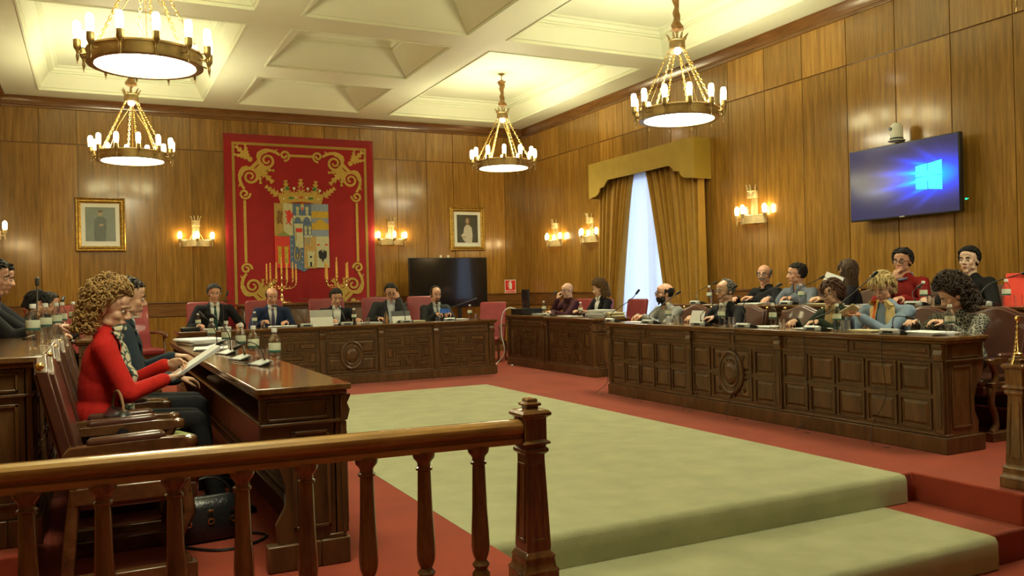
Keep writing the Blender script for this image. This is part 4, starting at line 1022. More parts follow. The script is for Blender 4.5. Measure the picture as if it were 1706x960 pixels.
def tumbler_make():
    r = empty('drinking_glass', (0, 0, -5))
    m = MB(); m.lathe([(.001, .0), (.027, 0), (.029, .004), (.034, .09), (.0325, .09), (.0275, .012), (.001, .010)], n=20); m.build('tumbler', M['tumbler'], r, smooth=40)
    return r
_b = bottle_make(); _g = tumbler_make(); used = set()
def place(src, loc, label, cat, s=1.0, rz=0.0):
    if src.name in used: o = copy_tree(src)
    else: o = src; used.add(src.name)
    o.location = loc; o.rotation_euler = (0, 0, rz); o.scale = (s, s, s); tag(o, label, cat); return o
def bottle(loc, label, s=1.0, rz=0.0): return place(_b, loc, label, 'bottle', s, rz)
def tumb(loc, label, s=1.0): return place(_g, loc, label, 'glass', s)
def sheet(name, c, w, d, rz, label, cat='papers', mt=None, h=.004, n=1, jit=.01, tilt=(0, 0), seed=1):
    r = MB(); rnd = random.Random(seed)
    for i in range(n):
        a = rnd.uniform(-1, 1)*.06*(n > 1)
        r.obox((rnd.uniform(-1, 1)*jit*(n > 1), rnd.uniform(-1, 1)*jit*(n > 1), h*(i+.5)), w, d, h*.92, (0, 0, a))
    o = r.build(name, mt or M['paper']); o.location = c; o.rotation_euler = (tilt[0], tilt[1], rz); tag(o, label, cat); return o
def cable(pts, label, r_=.0035, mt=None):
    P = [Vector(p) for p in pts]; fine = []
    for i in range(len(P)-1):
        for k in range(6):
            t = k/6; q = [P[max(i-1, 0)], P[i], P[i+1], P[min(i+2, len(P)-1)]]
            fine.append(.5*((2*q[1])+(-q[0]+q[2])*t+(2*q[0]-5*q[1]+4*q[2]-q[3])*t*t+(-q[0]+3*q[1]-3*q[2]+q[3])*t**3))
    fine.append(P[-1]); m = MB(); m.tube(fine, r_, 6); o = m.build('cable', mt or M['black']); tag(o, label, 'cable'); return o
Z1 = .80
# right front desk: things sit close to the front edge (x 5.25..5.5)
names_r = ['the bearded man in grey', 'the bearded man, right side', 'the tilted white sheet', 'the grey-haired man', 'the woman in dark green', 'the woman with the orange scarf']
mics = [(1020, 530, [(1050, 500), (1061, 488)]), (1083, 533, [(1100, 510), (1129, 489)]), (1168, 536, [(1178, 515), (1222, 480)]), (1242, 538, [(1240, 505), (1296, 476)]), (1358, 543, [(1390, 515), (1455, 459)]), (1487, 549, [(1490, 528), (1513, 529)])]
for i, (px, py, nk) in enumerate(mics):
    b = at(px, py, x=5.30); loc = Vector((5.30, b.y, Z1))
    wp = [loc+Vector((0, 0, .04))]+[at(qx, qy, x=5.36+.05*k) for k, (qx, qy) in enumerate(nk)]
    if i != 5: wp.insert(1, loc+Vector((0, 0, .10)))
    inv = Matrix.Rotation(PI/2, 3, 'Z')
    mic(loc, -PI/2, 'grey conference microphone on the right desk in front of '+names_r[i], [inv@(w_-loc) for w_ in wp])
    cable([loc+Vector((-.03, -.02, .012)), (5.165, loc.y-.02, .81), (5.148, loc.y-.03, .62), (5.15, loc.y-.05, .35), (5.14, loc.y+.06 if i % 2 else loc.y-.12, .14), (5.08, loc.y+.02, .006), (5.06, loc.y-.15, .005)], 'thin black cable down the right desk below '+names_r[i], .0028)
for px, gx, who in ((1114, 1127, 'the bearded man'), (1203, 1219, 'the grey-haired man'), (1288, 1303, 'the empty middle chair'), (1395, 1410, 'the woman in dark green'), (1583, None, 'the curly-haired woman')):
    y = at(px, 545, x=5.36).y; bottle((5.36, y, Z1), 'water bottle on the right desk in front of '+who, 1.0, px)
    if gx: tumb((5.34, at(gx, 545, x=5.34).y, Z1), 'empty glass on the right desk beside the bottle of '+who)
def rs(px, x, w, d, who, rz=0, mt=None, **k): return sheet('paper_stack', (x, at(px, 540, x=x).y, Z1), w, d, rz, who, mt=mt, **k)
rs(1060, 5.40, .21, .30, 'loose white sheets under the hands of the bearded man', .1, n=2, h=.002)
rs(1270, 5.44, .21, .30, 'white sheets leaning beside the bottle at the middle of the right desk', .5, n=3, h=.003)
rs(1352, 5.46, .21, .29, 'white sheets in front of the woman in dark green', .1, n=2, h=.003)
rs(1441, 5.42, .16, .23, 'cream notebook under the phone of the blonde woman', .1, M['cream_paper'], n=2, h=.007)
rs(1545, 5.42, .24, .34, 'thick pile of white sheets at the near end of the right desk', -.15, n=5, h=.004)
o = sheet('paper_stack', (5.47, at(1152, 540, x=5.42).y, Z1), .002, .21, 0, 'white sheet standing tilted in front of the grey-haired man', n=1, h=.15, tilt=(0, .35)); 
# raised second desk
Z2 = .965
for px, who in ((1182, 'beside the drape'), (1335, 'below the man in the blue-grey shirt'), (1539, 'beside the man in the red jumper'), (1677, 'next to the red folder')):
    y = at(px, 500, x=6.62).y; bottle((6.62, y, Z2), 'water bottle on the raised right desk '+who, 1.0, px)
for px, who in ((1551, 'beside the bottle near the curly-haired woman'), (1697, 'in front of the red folder')):
    tumb((6.60, at(px, 500, x=6.6).y, Z2), 'empty glass on the raised right desk '+who)
for px, nk, who in ((1161, [(1162, 487), (1190, 472)], 'beside the drape'), (1313, [(1316, 490), (1368, 463)], 'in front of the bald man with a moustache'), (1525, [(1520, 488), (1531, 478)], 'in front of the man in the red jumper'), (1640, [(1634, 490), (1652, 472), (1706, 455)], 'in front of the young man in black')):
    loc = Vector((6.60, at(px, 505, x=6.6).y, Z2)); inv = Matrix.Rotation(PI/2, 3, 'Z')
    wp = [loc+Vector((0, 0, .04))]+[at(qx, qy, x=6.66+.04*k) for k, (qx, qy) in enumerate(nk)]
    mic(loc, -PI/2, 'grey conference microphone on the raised desk '+who, [inv@(w_-loc) for w_ in wp])
sheet('paper_stack', (6.70, at(1258, 503, x=6.7).y, Z2), .22, .34, 0, 'white sheets on the raised desk under the bald man', n=3, h=.004)
sheet('paper_stack', (6.70, at(1375, 503, x=6.7).y, Z2), .22, .30, 0, 'folder on the raised desk beside the man in the blue-grey shirt', mt=M['cream_paper'], n=2, h=.006)
sheet('paper_stack', (6.68, at(1460, 503, x=6.7).y, Z2), .2, .30, 0, 'white sheets on the raised desk under the forearm of the man in the red jumper', n=2, h=.004)
o = MB(); o.box(-.19, -.004, 0, .19, .004, .27); o.box(-.19, .006, 0, .19, .012, .27); q = o.build('red_folder', M['redfolder'], bevel=.002); q.location = (6.72, at(1716, 490, x=6.72).y, Z2); q.rotation_euler = (rad(-12), 0, -PI/2+.25)
tag(q, 'bright red card folder standing on the raised desk at the right edge', 'folder')
# far right desks
Z3 = .79
def fw(px, x): return at(px, 515, x=x).y
r = empty('computer_monitor', (6.22, fw(876, 6.22), Z3), rad(76), label='thin black computer monitor seen edge-on on the far right desk', cat='monitor')
m = MB(); m.box(-.22, -.015, .06, .22, .015, .40); m.build('panel', M['black'], r, bevel=.004)
m = MB(); m.box(-.03, .0, .01, .03, .03, .2); m.box(-.10, -.07, 0, .10, .08, .012); m.build('stand', M['black'], r, bevel=.003)
o = MB(); o.box(-.19, -.2, 0, .19, .2, .10); o = o.build('computer_box', M['black'], bevel=.006); o.location = (6.2, 12.02, Z3); tag(o, 'flat black computer case under the edge-on monitor', 'computer')
sheet('keyboard', (6.25, fw(895, 6.25)+.05, Z3), .16, .42, 0, 'grey keyboard in front of the bald man in maroon', 'keyboard', M['silver'], h=.02)
bottle((6.12, fw(906, 6.12), Z3), 'water bottle on the far right desk beside the keyboard'); 
mic((6.08, fw(913, 6.08), Z3), -PI/2, 'grey conference microphone on the far right desk beside the bald man in maroon')
Z3b = .78
bottle((6.12, fw(967, 6.12), Z3b), 'water bottle on the desk beside the stacked papers'); tumb((6.10, fw(978, 6.10), Z3b), 'glass in front of the stacked papers'); tumb((6.14, fw(921, 6.14), Z3b), 'glass beside the microphone of the bald man in maroon')
sheet('paper_stack', (6.22, fw(946, 6.2), Z3b), .21, .45, 0, 'flat white sheets in front of the bald man in maroon', n=2, h=.004)
sheet('paper_stack', (6.26, fw(1002, 6.26), Z3b), .24, .32, .2, 'tall messy pile of documents in front of the woman in a black jacket', n=12, h=.009, jit=.02)
sheet('paper_stack', (6.34, fw(1018, 6.34), Z3b), .24, .36, -.1, 'cream folders piled at the end of the far right desk', mt=M['cream_paper'], n=8, h=.009, jit=.02)
cable([(6.05, 12.1, .88), (5.93, 12.14, .90), (5.86, 12.22, .80), (5.84, 12.24, .5), (5.87, 12.2, .2), (5.80, 12.35, .01), (5.72, 12.2, .008)], 'white cable curling down the far right desk', .009, M['whiteplastic'])
m = MB(); m.ell((0, 0, .018), .018, n=12, m=8); o = m.build('cable_plug', M['whiteplastic']); o.location = (5.80, at(880, 608, z=.01).y, 0); tag(o, 'small white plug lying on the red carpet by the far right desk', 'plug')
# presidency desk
Z4 = .775; YD = 11.2
def bx(px, y=YD): return at(px, 530, y=y).x
for px, who in ((330, 'beside the man in the green tie'), (424, 'beside the bald man in a navy suit'), (590, 'beside the man with the open collar'), (783, 'at the right end of the presidency desk')):
    bottle((bx(px), YD, Z4), 'water bottle on the presidency desk '+who, 1.0, px)
for px, who in ((437, 'beside the bald man in a navy suit'), (611, 'left of the man with glasses touching his face'), (793, 'at the right end')): tumb((bx(px), YD-.02, Z4), 'glass on the presidency desk '+who)
for px, nk, who in ((508, [(490, 515), (459, 510)], 'of the bald man in a navy suit'), (575, [(571, 522), (566, 513)], 'of the man with the open collar'), (372, [(372, 510), (378, 490)], 'of the man in the green tie'), (673, [(674, 520), (676, 508)], 'beside the small tablet'), (745, [(748, 515), (790, 499)], 'of the man with the goatee')):
    loc = Vector((bx(px), YD-.05, Z4)); wp = [loc+Vector((0, 0, .04))]+[at(qx, qy, y=YD+.05*k) for k, (qx, qy) in enumerate(nk)]
    mic(loc, 0, 'grey conference microphone on the presidency desk '+who, [w_-loc for w_ in wp])
def tablet(loc, w, h, lean, label, mt_back, rz=0):
    r = empty('tablet', loc, rz, label=label, cat='tablet'); m = MB()
    m.hull8([(-w/2, 0, 0), (w/2, 0, 0), (w/2, .01, 0), (-w/2, .01, 0)], [(-w/2, lean, h), (w/2, lean, h), (w/2, lean+.01, h), (-w/2, lean+.01, h)]); m.build('body', mt_back, r, bevel=.002)
    m = MB(); m.hull8([(-w/2, -.012, .0), (w/2, -.012, .0), (w/2, -.002, 0), (-w/2, -.002, 0)], [(-w/2, lean*.55-.008, h*.55), (w/2, lean*.55-.008, h*.55), (w/2, lean*.55, h*.55), (-w/2, lean*.55, h*.55)]); m.build('folding_stand', M['whiteplastic'], r)
tablet((bx(534), YD-.08, Z4), .30, .21, .05, 'white and grey tablet on its stand before the man with the open collar', M['silver'])
tablet((bx(670), YD+.02, Z4), .27, .16, .05, 'small black tablet in front of the man with glasses', M['black'])
m = MB(); m.lathe([(.001, 0), (.03, 0), (.034, .01), (.034, .09), (.02, .12), (.012, .14), (.012, .165), (.001, .167)], n=16); o = m.build('juice_bottle', glass('amber_glass', (.75, .55, .2), 1.33, .05, .3)); o.location = (bx(643), YD, Z4); tag(o, 'small amber glass bottle left of the black tablet', 'bottle')
o = MB(); o.box(-.11, -.1, 0, .11, .1, .05); o = o.build('black_box', M['black'], bevel=.012); o.location = (bx(316), YD, Z4); tag(o, 'flat black case at the left end of the presidency desk', 'case')
for px, w, who, mt in ((470, .34, 'white sheets in front of the bald man in a navy suit', None), (565, .3, 'white sheets behind the microphone of the man with the open collar', None), (695, .16, 'cream booklet beside the small black tablet', M['cream_paper']), (762, .25, 'white sheets at the right end of the presidency desk', None), (615, .3, 'white sheets left of the man with glasses', None), (360, .3, 'white sheets in front of the man in the green tie', None)):
    sheet('paper_stack', (bx(px, 11.3), 11.3, Z4), w, .21, 0, who, mt=mt, n=3, h=.006)
o = sheet('mobile_phone', (bx(742, 11.4), 11.42, Z4+.10), .15, .01, 0, 'blue phone held by the man with the goatee', 'phone', plain('blue_phone', (.05, .15, .6), .3), h=.07)
# left desk
ZL = .80
xl = lambda px, y: at(px, 560, y=y).x
for px, y, who in ((457, 4.72, 'the nearest and tallest looking on the left desk'), (422, 5.25, 'second nearest on the left desk'), (401, 5.80, 'third from the near end of the left desk'), (377, 6.45, 'behind the folded papers of the left desk'), (353, 7.35, 'furthest one on the left desk beside the folders')):
    bottle((xl(px, y), y, ZL), 'water bottle, '+who, 1.0, px)
for px, y, who in ((440, 5.05, 'behind the nearest bottle'), (387, 6.2, 'among the further bottles')): tumb((xl(px, y), y, ZL), 'glass on the left desk '+who)
for px, y, nk, who in ((436, 4.98, None, 'nearest one, behind the tallest bottle'), (403, 5.5, None, 'second nearest, left of the bottles'), (380, 6.1, None, 'third, beyond two bottles'), (358, 6.9, None, 'furthest, by the white folders')):
    loc = (xl(px, y)-.0, y, ZL); mic(loc, PI/2+.3, 'grey conference microphone on the left desk, '+who, [(0, -.02, .03), (.02, .0, .12), (.06, .06, .17), (.12, .12, .14)] if y < 6 else None).scale = (.78, .78, .78)
sheet('paper_stack', (.82, 7.55, ZL), .32, .46, .2, 'open white folder with blue tabs lying on the far part of the left desk', 'folder', n=6, h=.008, jit=.015)
sheet('paper_stack', (.80, 6.75, ZL), .26, .36, -.1, 'flat white papers on the left desk under the phone hand', n=3, h=.005)
sheet('paper_stack', (.80, 5.9, .645), .22, .32, .1, 'white booklet on the shelf beneath the left desk', n=4, h=.006)
cable([(.88, 5.3, .805), (.80, 5.1, .806), (.74, 5.35, .806), (.80, 5.6, .806), (.90, 5.5, .806)], 'black cable looped on the left worktop')
# left raised desk
for px, y, who in ((55, 4.85, 'nearest'), (76, 5.45, 'second nearest'), (94, 6.2, 'third'), (104, 6.9, 'fourth'), (122, 7.8, 'fifth')):
    bottle((at(px, 540, y=y).x-.0, y, Z2), 'water bottle on the raised left desk, %s in its row' % who, 1.0, px)
for px, y, who in ((70, 5.1, 'beside the nearest bottle'), (88, 5.75, 'behind the second bottle'), (98, 6.5, 'behind the third bottle')): tumb((at(px, 560, y=y).x, y, Z2), 'glass on the raised left desk '+who)
for px, y, nk, who in ((80, 6.0, [(62, 472)], 'with its tall neck rising beside the dark-haired woman'), (108, 7.2, [(104, 500)], 'beyond the bottles')):
    loc = Vector((at(px, 540, y=y).x-.06, y, Z2)); inv = Matrix.Rotation(-PI/2, 3, 'Z'); wp = [loc+Vector((0, 0, .04)), loc+Vector((0, 0, .1))]+[at(qx, qy, y=y+.2) for qx, qy in nk]
    mic(loc, PI/2, 'black-necked microphone on the raised left desk '+who, [inv@(w_-loc) for w_ in wp])
# handbags
def bag(loc, rz, s, label, handle=True, gold=True):
    r = empty('handbag', loc, rz, label=label, cat='bag'); m = MB()
    rings = []
    for z, w, d in ((0, .16, .07), (.02, .18, .085), (.10, .19, .085), (.18, .17, .06), (.22, .14, .03), (.225, .12, .012)):
        rings.append([(s*w*math.copysign(abs(math.cos(a))**.6, math.cos(a)), s*d*math.copysign(abs(math.sin(a))**.6, math.sin(a)), s*z) for a in [2*PI*j/24 for j in range(24)]])
    m.loft(rings); m.build('body', plain('black_bag_leather', (.012, .012, .013), .3, coat=.3, bump=.2, bscale=60), r, smooth=60)
    m = MB(); m.tube([(s*.13*math.cos(a), 0, s*(.19+.13*math.sin(a))) for a in [PI*j/12 for j in range(13)]], s*.007, 6); m.build('handle', M['black'] if gold else M['kraft'], r)
    if gold:
        for x in (-.11, 0, .11):
            m = MB(); m.tube([(s*(x+.014*math.cos(a)), -s*.088, s*(.11+.014*math.sin(a))) for a in [2*PI*j/12 for j in range(13)]], s*.003, 5); m.box(s*(x-.012), -s*.09, s*.16, s*(x+.012), -s*.075, s*.168); m.build('buckle', M['brass'], r)
bag((at(345, 840, y=4.45).x, 4.45, 0), .1, .95, 'black leather handbag with gold buckles on the floor under the left chairs')
bag((.10, 4.60, .46), PI/2+.2, .9, 'black shoulder bag on the empty brown chair behind the red jacket', gold=False)
cable([(.35, 4.35, .006), (.5, 4.2, .006), (.65, 4.22, .006), (.75, 4.35, .006), (.6, 4.5, .006)], 'thick black bag strap trailing on the red carpet', .008)
sheet('paper_stack', (.37, 4.72, .47), .10, .2, .3, 'pale green folded leaflet on the seat beside the red jacket', mt=plain('pale_green_paper', (.5, .55, .25), .7), n=3, h=.008)
# red armchairs
for px, y, rz, lb in ((232, 13.4, -.5, 'empty red leather armchair by the back wall left of the presidency desk'),):
    p = at(px, 560, y=y); red_chair((p.x, p.y), PI+.35, lb)
for px, y, rz, lb in ((150, 12.9, 0, 'red leather armchair behind the red jacket at the far left'), (95, 12.4, 0, 'red leather armchair behind the dark-haired woman')):
    p = at(px, 560, y=y); red_chair((p.x, p.y), -PI/2-.6 if px > 100 else -PI/2, lb)
rc_ = red_chair((at(814, 540, y=12.9).x, 12.9), PI-.75, 'empty red leather armchair between presidency desk and far right desk')
rc_.scale = (.88, .88, .88)
# ------------------------------------------------------------------ people
SKIN = {k: plain('skin_'+k, c, .5, var=.06, scale=12) for k, c in dict(light=(.66, .39, .26), ruddy=(.62, .33, .22), tan=(.5, .28, .17), pale=(.72, .49, .37)).items()}
def cm(name, col, **k):
    key = 'c_'+name
    if key not in M: M[key] = plain(name, col, k.pop('rough', .85), **dict(dict(var=.12, scale=18, sheen=.0, spec=.25, bump=.12, bscale=90), **k))
    return M[key]
EYEW = plain('eye_white', (.62, .58, .52), .3, var=.02); IRIS = plain('eye_iris', (.03, .018, .012), .25, var=.1)
LIP = plain('lips', (.40, .12, .09), .5, var=.05); LENS = glass('spectacle_lens', (1, 1, 1), 1.05, .0, .8)
leo, _nt, _b2 = new_mat('leopard_cloth')
_tc = N(_nt, 'ShaderNodeTexCoord'); _v = N(_nt, 'ShaderNodeTexVoronoi', feature='DISTANCE_TO_EDGE'); _v.inputs['Scale'].default_value = 40
_nt.links.new(_tc.outputs['Object'], _v.inputs['Vector']); _rp = ramp(_nt, _v.outputs['Distance'], [(.0, (.42, .40, .31)), (.055, (.30, .28, .22)), (.085, (.03, .03, .028)), (1, (.012, .012, .013))])
_nt.links.new(_rp.outputs['Color'], _b2.inputs['Base Color']); _b2.inputs['Roughness'].default_value = .8
scarfm, _nt, _b2 = new_mat('patterned_scarf')
_tc = N(_nt, 'ShaderNodeTexCoord'); _v = N(_nt, 'ShaderNodeTexVoronoi', feature='DISTANCE_TO_EDGE'); _v.inputs['Scale'].default_value = 17
_nt.links.new(_tc.outputs['Object'], _v.inputs['Vector']); _rp = ramp(_nt, _v.outputs['Distance'], [(.0, (.03, .06, .07)), (.06, (.05, .10, .06)), (.10, (.62, .58, .42)), (1, (.70, .66, .50))])
_nt.links.new(_rp.outputs['Color'], _b2.inputs['Base Color']); _b2.inputs['Roughness'].default_value = .8
oscarf, _nt, _b2 = new_mat('orange_scarf')
_tc = N(_nt, 'ShaderNodeTexCoord'); _v = N(_nt, 'ShaderNodeTexWave'); _v.inputs['Scale'].default_value = 5; _v.inputs['Distortion'].default_value = 4
_nt.links.new(_tc.outputs['Object'], _v.inputs['Vector']); _rp = ramp(_nt, _v.outputs['Fac'], [(.0, (.75, .13, .02)), (.55, (.80, .22, .03)), (.62, (.75, .60, .22)), (1, (.70, .55, .18))])
_nt.links.new(_rp.outputs['Color'], _b2.inputs['Base Color']); _b2.inputs['Roughness'].default_value = .8

def ik(S, Wp, l1, l2, pole):
    d = Wp-S; L = min(d.length, (l1+l2)*.995); dn = d.normalized(); Wp = S+dn*L
    a = (l1*l1-l2*l2+L*L)/(2*L); h = math.sqrt(max(0, l1*l1-a*a))
    p = pole-dn*pole.dot(dn); p.normalize(); return S+dn*a+p*h, Wp
def hand(m, wr, d, nrm, side, curl, s):
    """wr wrist, d pointing direction, nrm palm normal (the way fingers curl), side +1 when the thumb lies on X=d x nrm side"""
    d = d.normalized(); nrm = (nrm-d*nrm.dot(d)).normalized(); X = d.cross(nrm)*side
    m.ell(wr+d*.045*s, (.040*s, .047*s, .0165*s), Matrix((X, d, nrm)).transposed(), 12, 8)
    m.ell(wr+d*.070*s, (.039*s, .024*s, .013*s), Matrix((X, d, nrm)).transposed(), 12, 6)
    for i, (off, ln, r_) in enumerate(((.029, .070, .0095), (.010, .080, .0098), (-.010, .074, .0095), (-.028, .058, .0085))):
        p = wr+d*(.078-.006*abs(i-1))*s+X*off*s; a = 0.12+.05*i; dirv = d
        for k, q in enumerate((.46, .30, .24)):
            a += curl*(.9 if k else .7)+.05*i*curl
            dv = (d*math.cos(a)+nrm*math.sin(a)+X*(.06*(1.2-i))*(1-curl*.5)).normalized(); e = p+dv*ln*q*s
            m.capsule(p, e, r_*(1-.1*k)*s, r_*(1-.1*(k+1))*s, 8); p = e
    p = wr+d*.018*s+X*.030*s
    t1 = p+(d*.55+X*.65+nrm*(.25+.3*curl)).normalized()*.034*s; t2 = t1+(d*.85+X*.25+nrm*(.25+.5*curl)).normalized()*.032*s; t3 = t2+(d*.95-X*.1+nrm*(.2+.6*curl)).normalized()*.024*s
    m.capsule(wr+d*.02*s+X*.012*s, p, .014*s, .0145*s, 8); m.capsule(p, t1, .0135*s, .0115*s, 8); m.capsule(t1, t2, .0115*s, .0098*s, 8); m.capsule(t2, t3, .0095*s, .008*s, 8)

def person(label, headpos, rz, z0=0.0, lean=8, slean=0, hyaw=0, hpitch=0, hroll=0, L=((-.16, .42, .84), (.4, .9, 0)), Rr=((.16, .42, .84), (-.4, .9, 0)),
           skin='light', hair=('short', (.03, .02, .012)), cloth='suit', col=(.02, .02, .025), inner=None, tie=None, glasses=None, beard=None, female=False,
           curlL=.5, curlR=.5, legs=(.48, .52), pants=(.015, .015, .018), vox=.0075, wide=1.0, phone=False, hs=1.0, skirt=False, seat=.45, nL=None, nR=None, legdir=(0, 0), poleL=None, poleR=None):
    """headpos = world centre of the head. +y local is forward, person faces there. Arms: wrist target local + pointing direction"""
    sex = .92 if female else 1.0
    sk = SKIN[skin]; cloth_m = col if isinstance(col, bpy.types.Material) else cm('cloth_%02d%02d%02d' % tuple(int(c*99) for c in col), col)
    hz = headpos.z-z0                      # head centre height above their floor
    HR = Matrix.Rotation(rad(-hyaw), 3, 'Z')@Matrix.Rotation(rad(slean*.5), 3, 'Y')@Matrix.Rotation(rad(-hpitch), 3, 'X')@Matrix.Rotation(rad(hroll), 3, 'Y')
    hip = Vector((0, 0, seat+.095)); ln, sl = rad(lean), rad(slean)
    up = Vector((math.sin(sl), math.sin(ln), math.cos(ln))).normalized()
    nk = .160*sex                              # neck base to head centre
    neckdir = (up*.5+Vector((0, math.sin(rad(max(hpitch*.4, 0)))+.12, .8))).normalized()
    T = (hz-hip.z-neckdir.z*nk)/up.z             # torso length hip->neck base
    nb = hip+up*T; hc = nb+neckdir*nk
    rot = Matrix.Rotation(rad(rz), 3, 'Z'); off = rot@Vector((hc.x, hc.y, 0))
    root = empty('person', (headpos.x-off.x, headpos.y-off.y, z0), rad(rz), label=label, cat='person')
    fw = (Vector((0, 1, 0))-up*up.y).normalized(); rt = fw.cross(up)
    TR = Matrix((rt, fw, up)).transposed()
    sw = .178*sex*wide
    body_, cl = MB(), MB()
    # head
    h = 1.0*hs*(.96 if female else 1.0)
    def H(v): return hc+HR@(Vector(v)*h)
    def he(c, r, n=14, mm=10, mb=body_): mb.ell(H(c), tuple(q*h for q in r), HR, n, mm)
    he((0, -.012, .032), (.074, .094, .084), 20, 14); he((0, .022, -.030), (.056, .064, .078), 18, 12); he((0, .010, -.052), (.056, .055, .055)); he((0, .066, -.094), (.024, .020, .020))
    he((0, .074, .026), (.046, .014, .012)); he((0, .062, .055), (.050, .022, .035))
    for s_ in (-1, 1):
        he((s_*.038, .052, -.020), (.020, .026, .024)); he((s_*.046, .02, -.065), (.014, .028, .018)); he((s_*.077, -.008, -.008), (.009, .019, .032)); he((s_*.012, .094, -.026), (.010, .011, .009))
    body_.capsule(H((0, .078, .020)), H((0, .104, -.020)), .0085*h, .0125*h, 10); he((0, .080, -.056), (.026, .014, .016))
    nr = .056 if not female else .047
    body_.capsule(nb-up*.04, hc+HR@Vector((0, -.018, -.06)), nr*1.12, nr, 16)
    # torso core (skin) and garment
    sh_c = nb-up*.055
    SL, SR = sh_c-rt*sw, sh_c+rt*sw
    def both(mb, g):
        mb.capsule(SL+rt*.02, SR-rt*.02, .052*sex+g, .052*sex+g, 14)
        mb.ell(nb-up*.17, ((.155*sex*wide)+g, .100*sex+g, .175), TR, 18, 12)
        mb.ell(hip+up*(T*.42), ((.145*sex*wide)+g, .098+g+.012*(wide-1)*8, .20), TR, 18, 12)
        mb.ell(hip+up*.05, (.160*sex*wide+g, .118+g, .135), TR, 18, 12)
        mb.capsule(nb-up*.05-rt*.09, nb+up*.005-rt*.03, .04+g, .045+g*.7, 12); mb.capsule(nb-up*.05+rt*.09, nb+up*.005+rt*.03, .04+g, .045+g*.7, 12)
        if female:
            for s_ in (-1, 1): mb.ell(nb-up*.21+rt*s_*.07+fw*.07, (.062+g, .055+g, .062), TR, 12, 8)
    both(body_, -.02); both(cl, .012 if cloth != 'jacket' else .018)
    ncore = (len(cl.v), len(cl.f))
    # arms
    hands = []
    for sgn, S, (wt, hd), cu, nn, pole in ((-1, SL, L, curlL, nL, poleL), (1, SR, Rr, curlR, nR, poleR)):
        wt = Vector(wt); hd = Vector(hd).normalized()
        pole = Vector(pole) if pole else Vector((sgn*.55, -.35, -.8))
        E_, Wr = ik(S, wt, .285*sex, .25*sex, pole)
        a0 = .052*sex
        body_.capsule(S, E_, .038, .033, 10); body_.capsule(E_, Wr, .034, .025*sex, 12); body_.capsule(Wr, Wr+hd*.03, .025*sex, .024*sex, 10)
        cuff = Wr+(E_-Wr).normalized()*.012
        cl.capsule(S, E_, a0+.014, .046*sex+.008, 14); cl.capsule(E_, cuff, .046*sex+.007, .033*sex+.008, 14)
        n_ = Vector(nn) if nn else Vector((0, 0, -1))
        hand(body_, Wr+hd*.012, hd, n_, (-sgn)*1.0, cu, sex); hands.append((Wr, hd, n_, E_))
    # legs
    lw, ld = legs
    lg = MB()
    for s_ in (-1, 1):
        hp = Vector((s_*.09, .02, seat+.085)); kn = Vector((s_*(.12 if not female else .07)+legdir[0], ld-.06, seat+.075)); an = Vector((s_*.12+legdir[0], ld+.0+legdir[1], .09))
        body_.capsule(hp, kn, .055, .045, 10); body_.capsule(kn, an, .044, .03, 10)
        lg.capsule(hp, kn, .084*sex, .064*sex, 14); lg.capsule(kn, an+Vector((0, 0, -.02)), .062*sex, .050*sex, 14)
        body_.capsule(an, an+Vector((0, .03, -.05)), .03, .03, 8)
    lg.ell((0, -.01, seat+.10), (.165*sex*wide, .13, .095), None, 18, 10)
    bo = body_.build('body', sk, root, remesh=vox, sm=2)
    gname = {'suit': 'jacket', 'jacket': 'jacket', 'jumper': 'jumper', 'shirt': 'shirt', 'blouse': 'blouse'}[cloth]
    bv_m = cl; co = cl.build(gname, cloth_m, root, remesh=max(.009, vox), sm=4)
    lg.build('trousers', cm('trousers_%02d' % int(pants[0]*999), pants), root, remesh=.011, sm=3)
    for s_ in (-1, 1):
        m = MB(); an = Vector((s_*.12+legdir[0], ld+legdir[1], 0)); rings = []
        for y, w, hh in ((-.07, .028, .07), (-.05, .036, .085), (0, .036, .095), (.06, .040, .07), (.12, .042, .05), (.17, .034, .042), (.19, .018, .03)):
            rings.append([(an.x+w*math.cos(a), an.y+y, max(.002, hh*.5+hh*.5*math.sin(a))) for a in [2*PI*j/14 for j in range(14)]])
        m.loft(rings); m.build('shoe', M['black'], root, smooth=60)
    # draped parts: ray-cast on the garment
    bvh = BVHTree.FromPolygons([Vector(v) for v in cl.v[:ncore[0]]], cl.f[:ncore[1]]); bvb = BVHTree.FromPolygons([Vector(v) for v in body_.v], body_.f)
    def onf(u, t, o_, tr=(bvh,)):     # u sideways metres, t metres down from the neck base
        o0 = nb+rt*u-up*t+fw*.6; best = None
        for b in tr:
            hit = b.ray_cast(o0, -fw, 1.2)
            if hit[0] is not None and (best is None or (hit[0]-o0).length < (best-o0).length): best = hit[0]
        return (best if best is not None else nb+rt*u-up*t+fw*.08)+fw*o_
    def drape(name, mat, rows, o_, nu=6, th=.004, sub=4):
        """rows: (t, u0, u1)"""
        m = MB(); rings = []
        rr = []
        for a, b in zip(rows, rows[1:]):
            for k in range(sub): q = k/sub; rr.append(tuple(a[i]+(b[i]-a[i])*q for i in range(3)))
        rr.append(rows[-1])
        for t, u0, u1 in rr: rings.append([onf(u0+(u1-u0)*j/nu, t, o_) for j in range(nu+1)])
        m.loft(rings, cap=False, closed=False); o = m.build(name, mat, root, smooth=80)
        sd = o.modifiers.new('t', 'SOLIDIFY'); sd.thickness = th; sd.offset = 0; return o
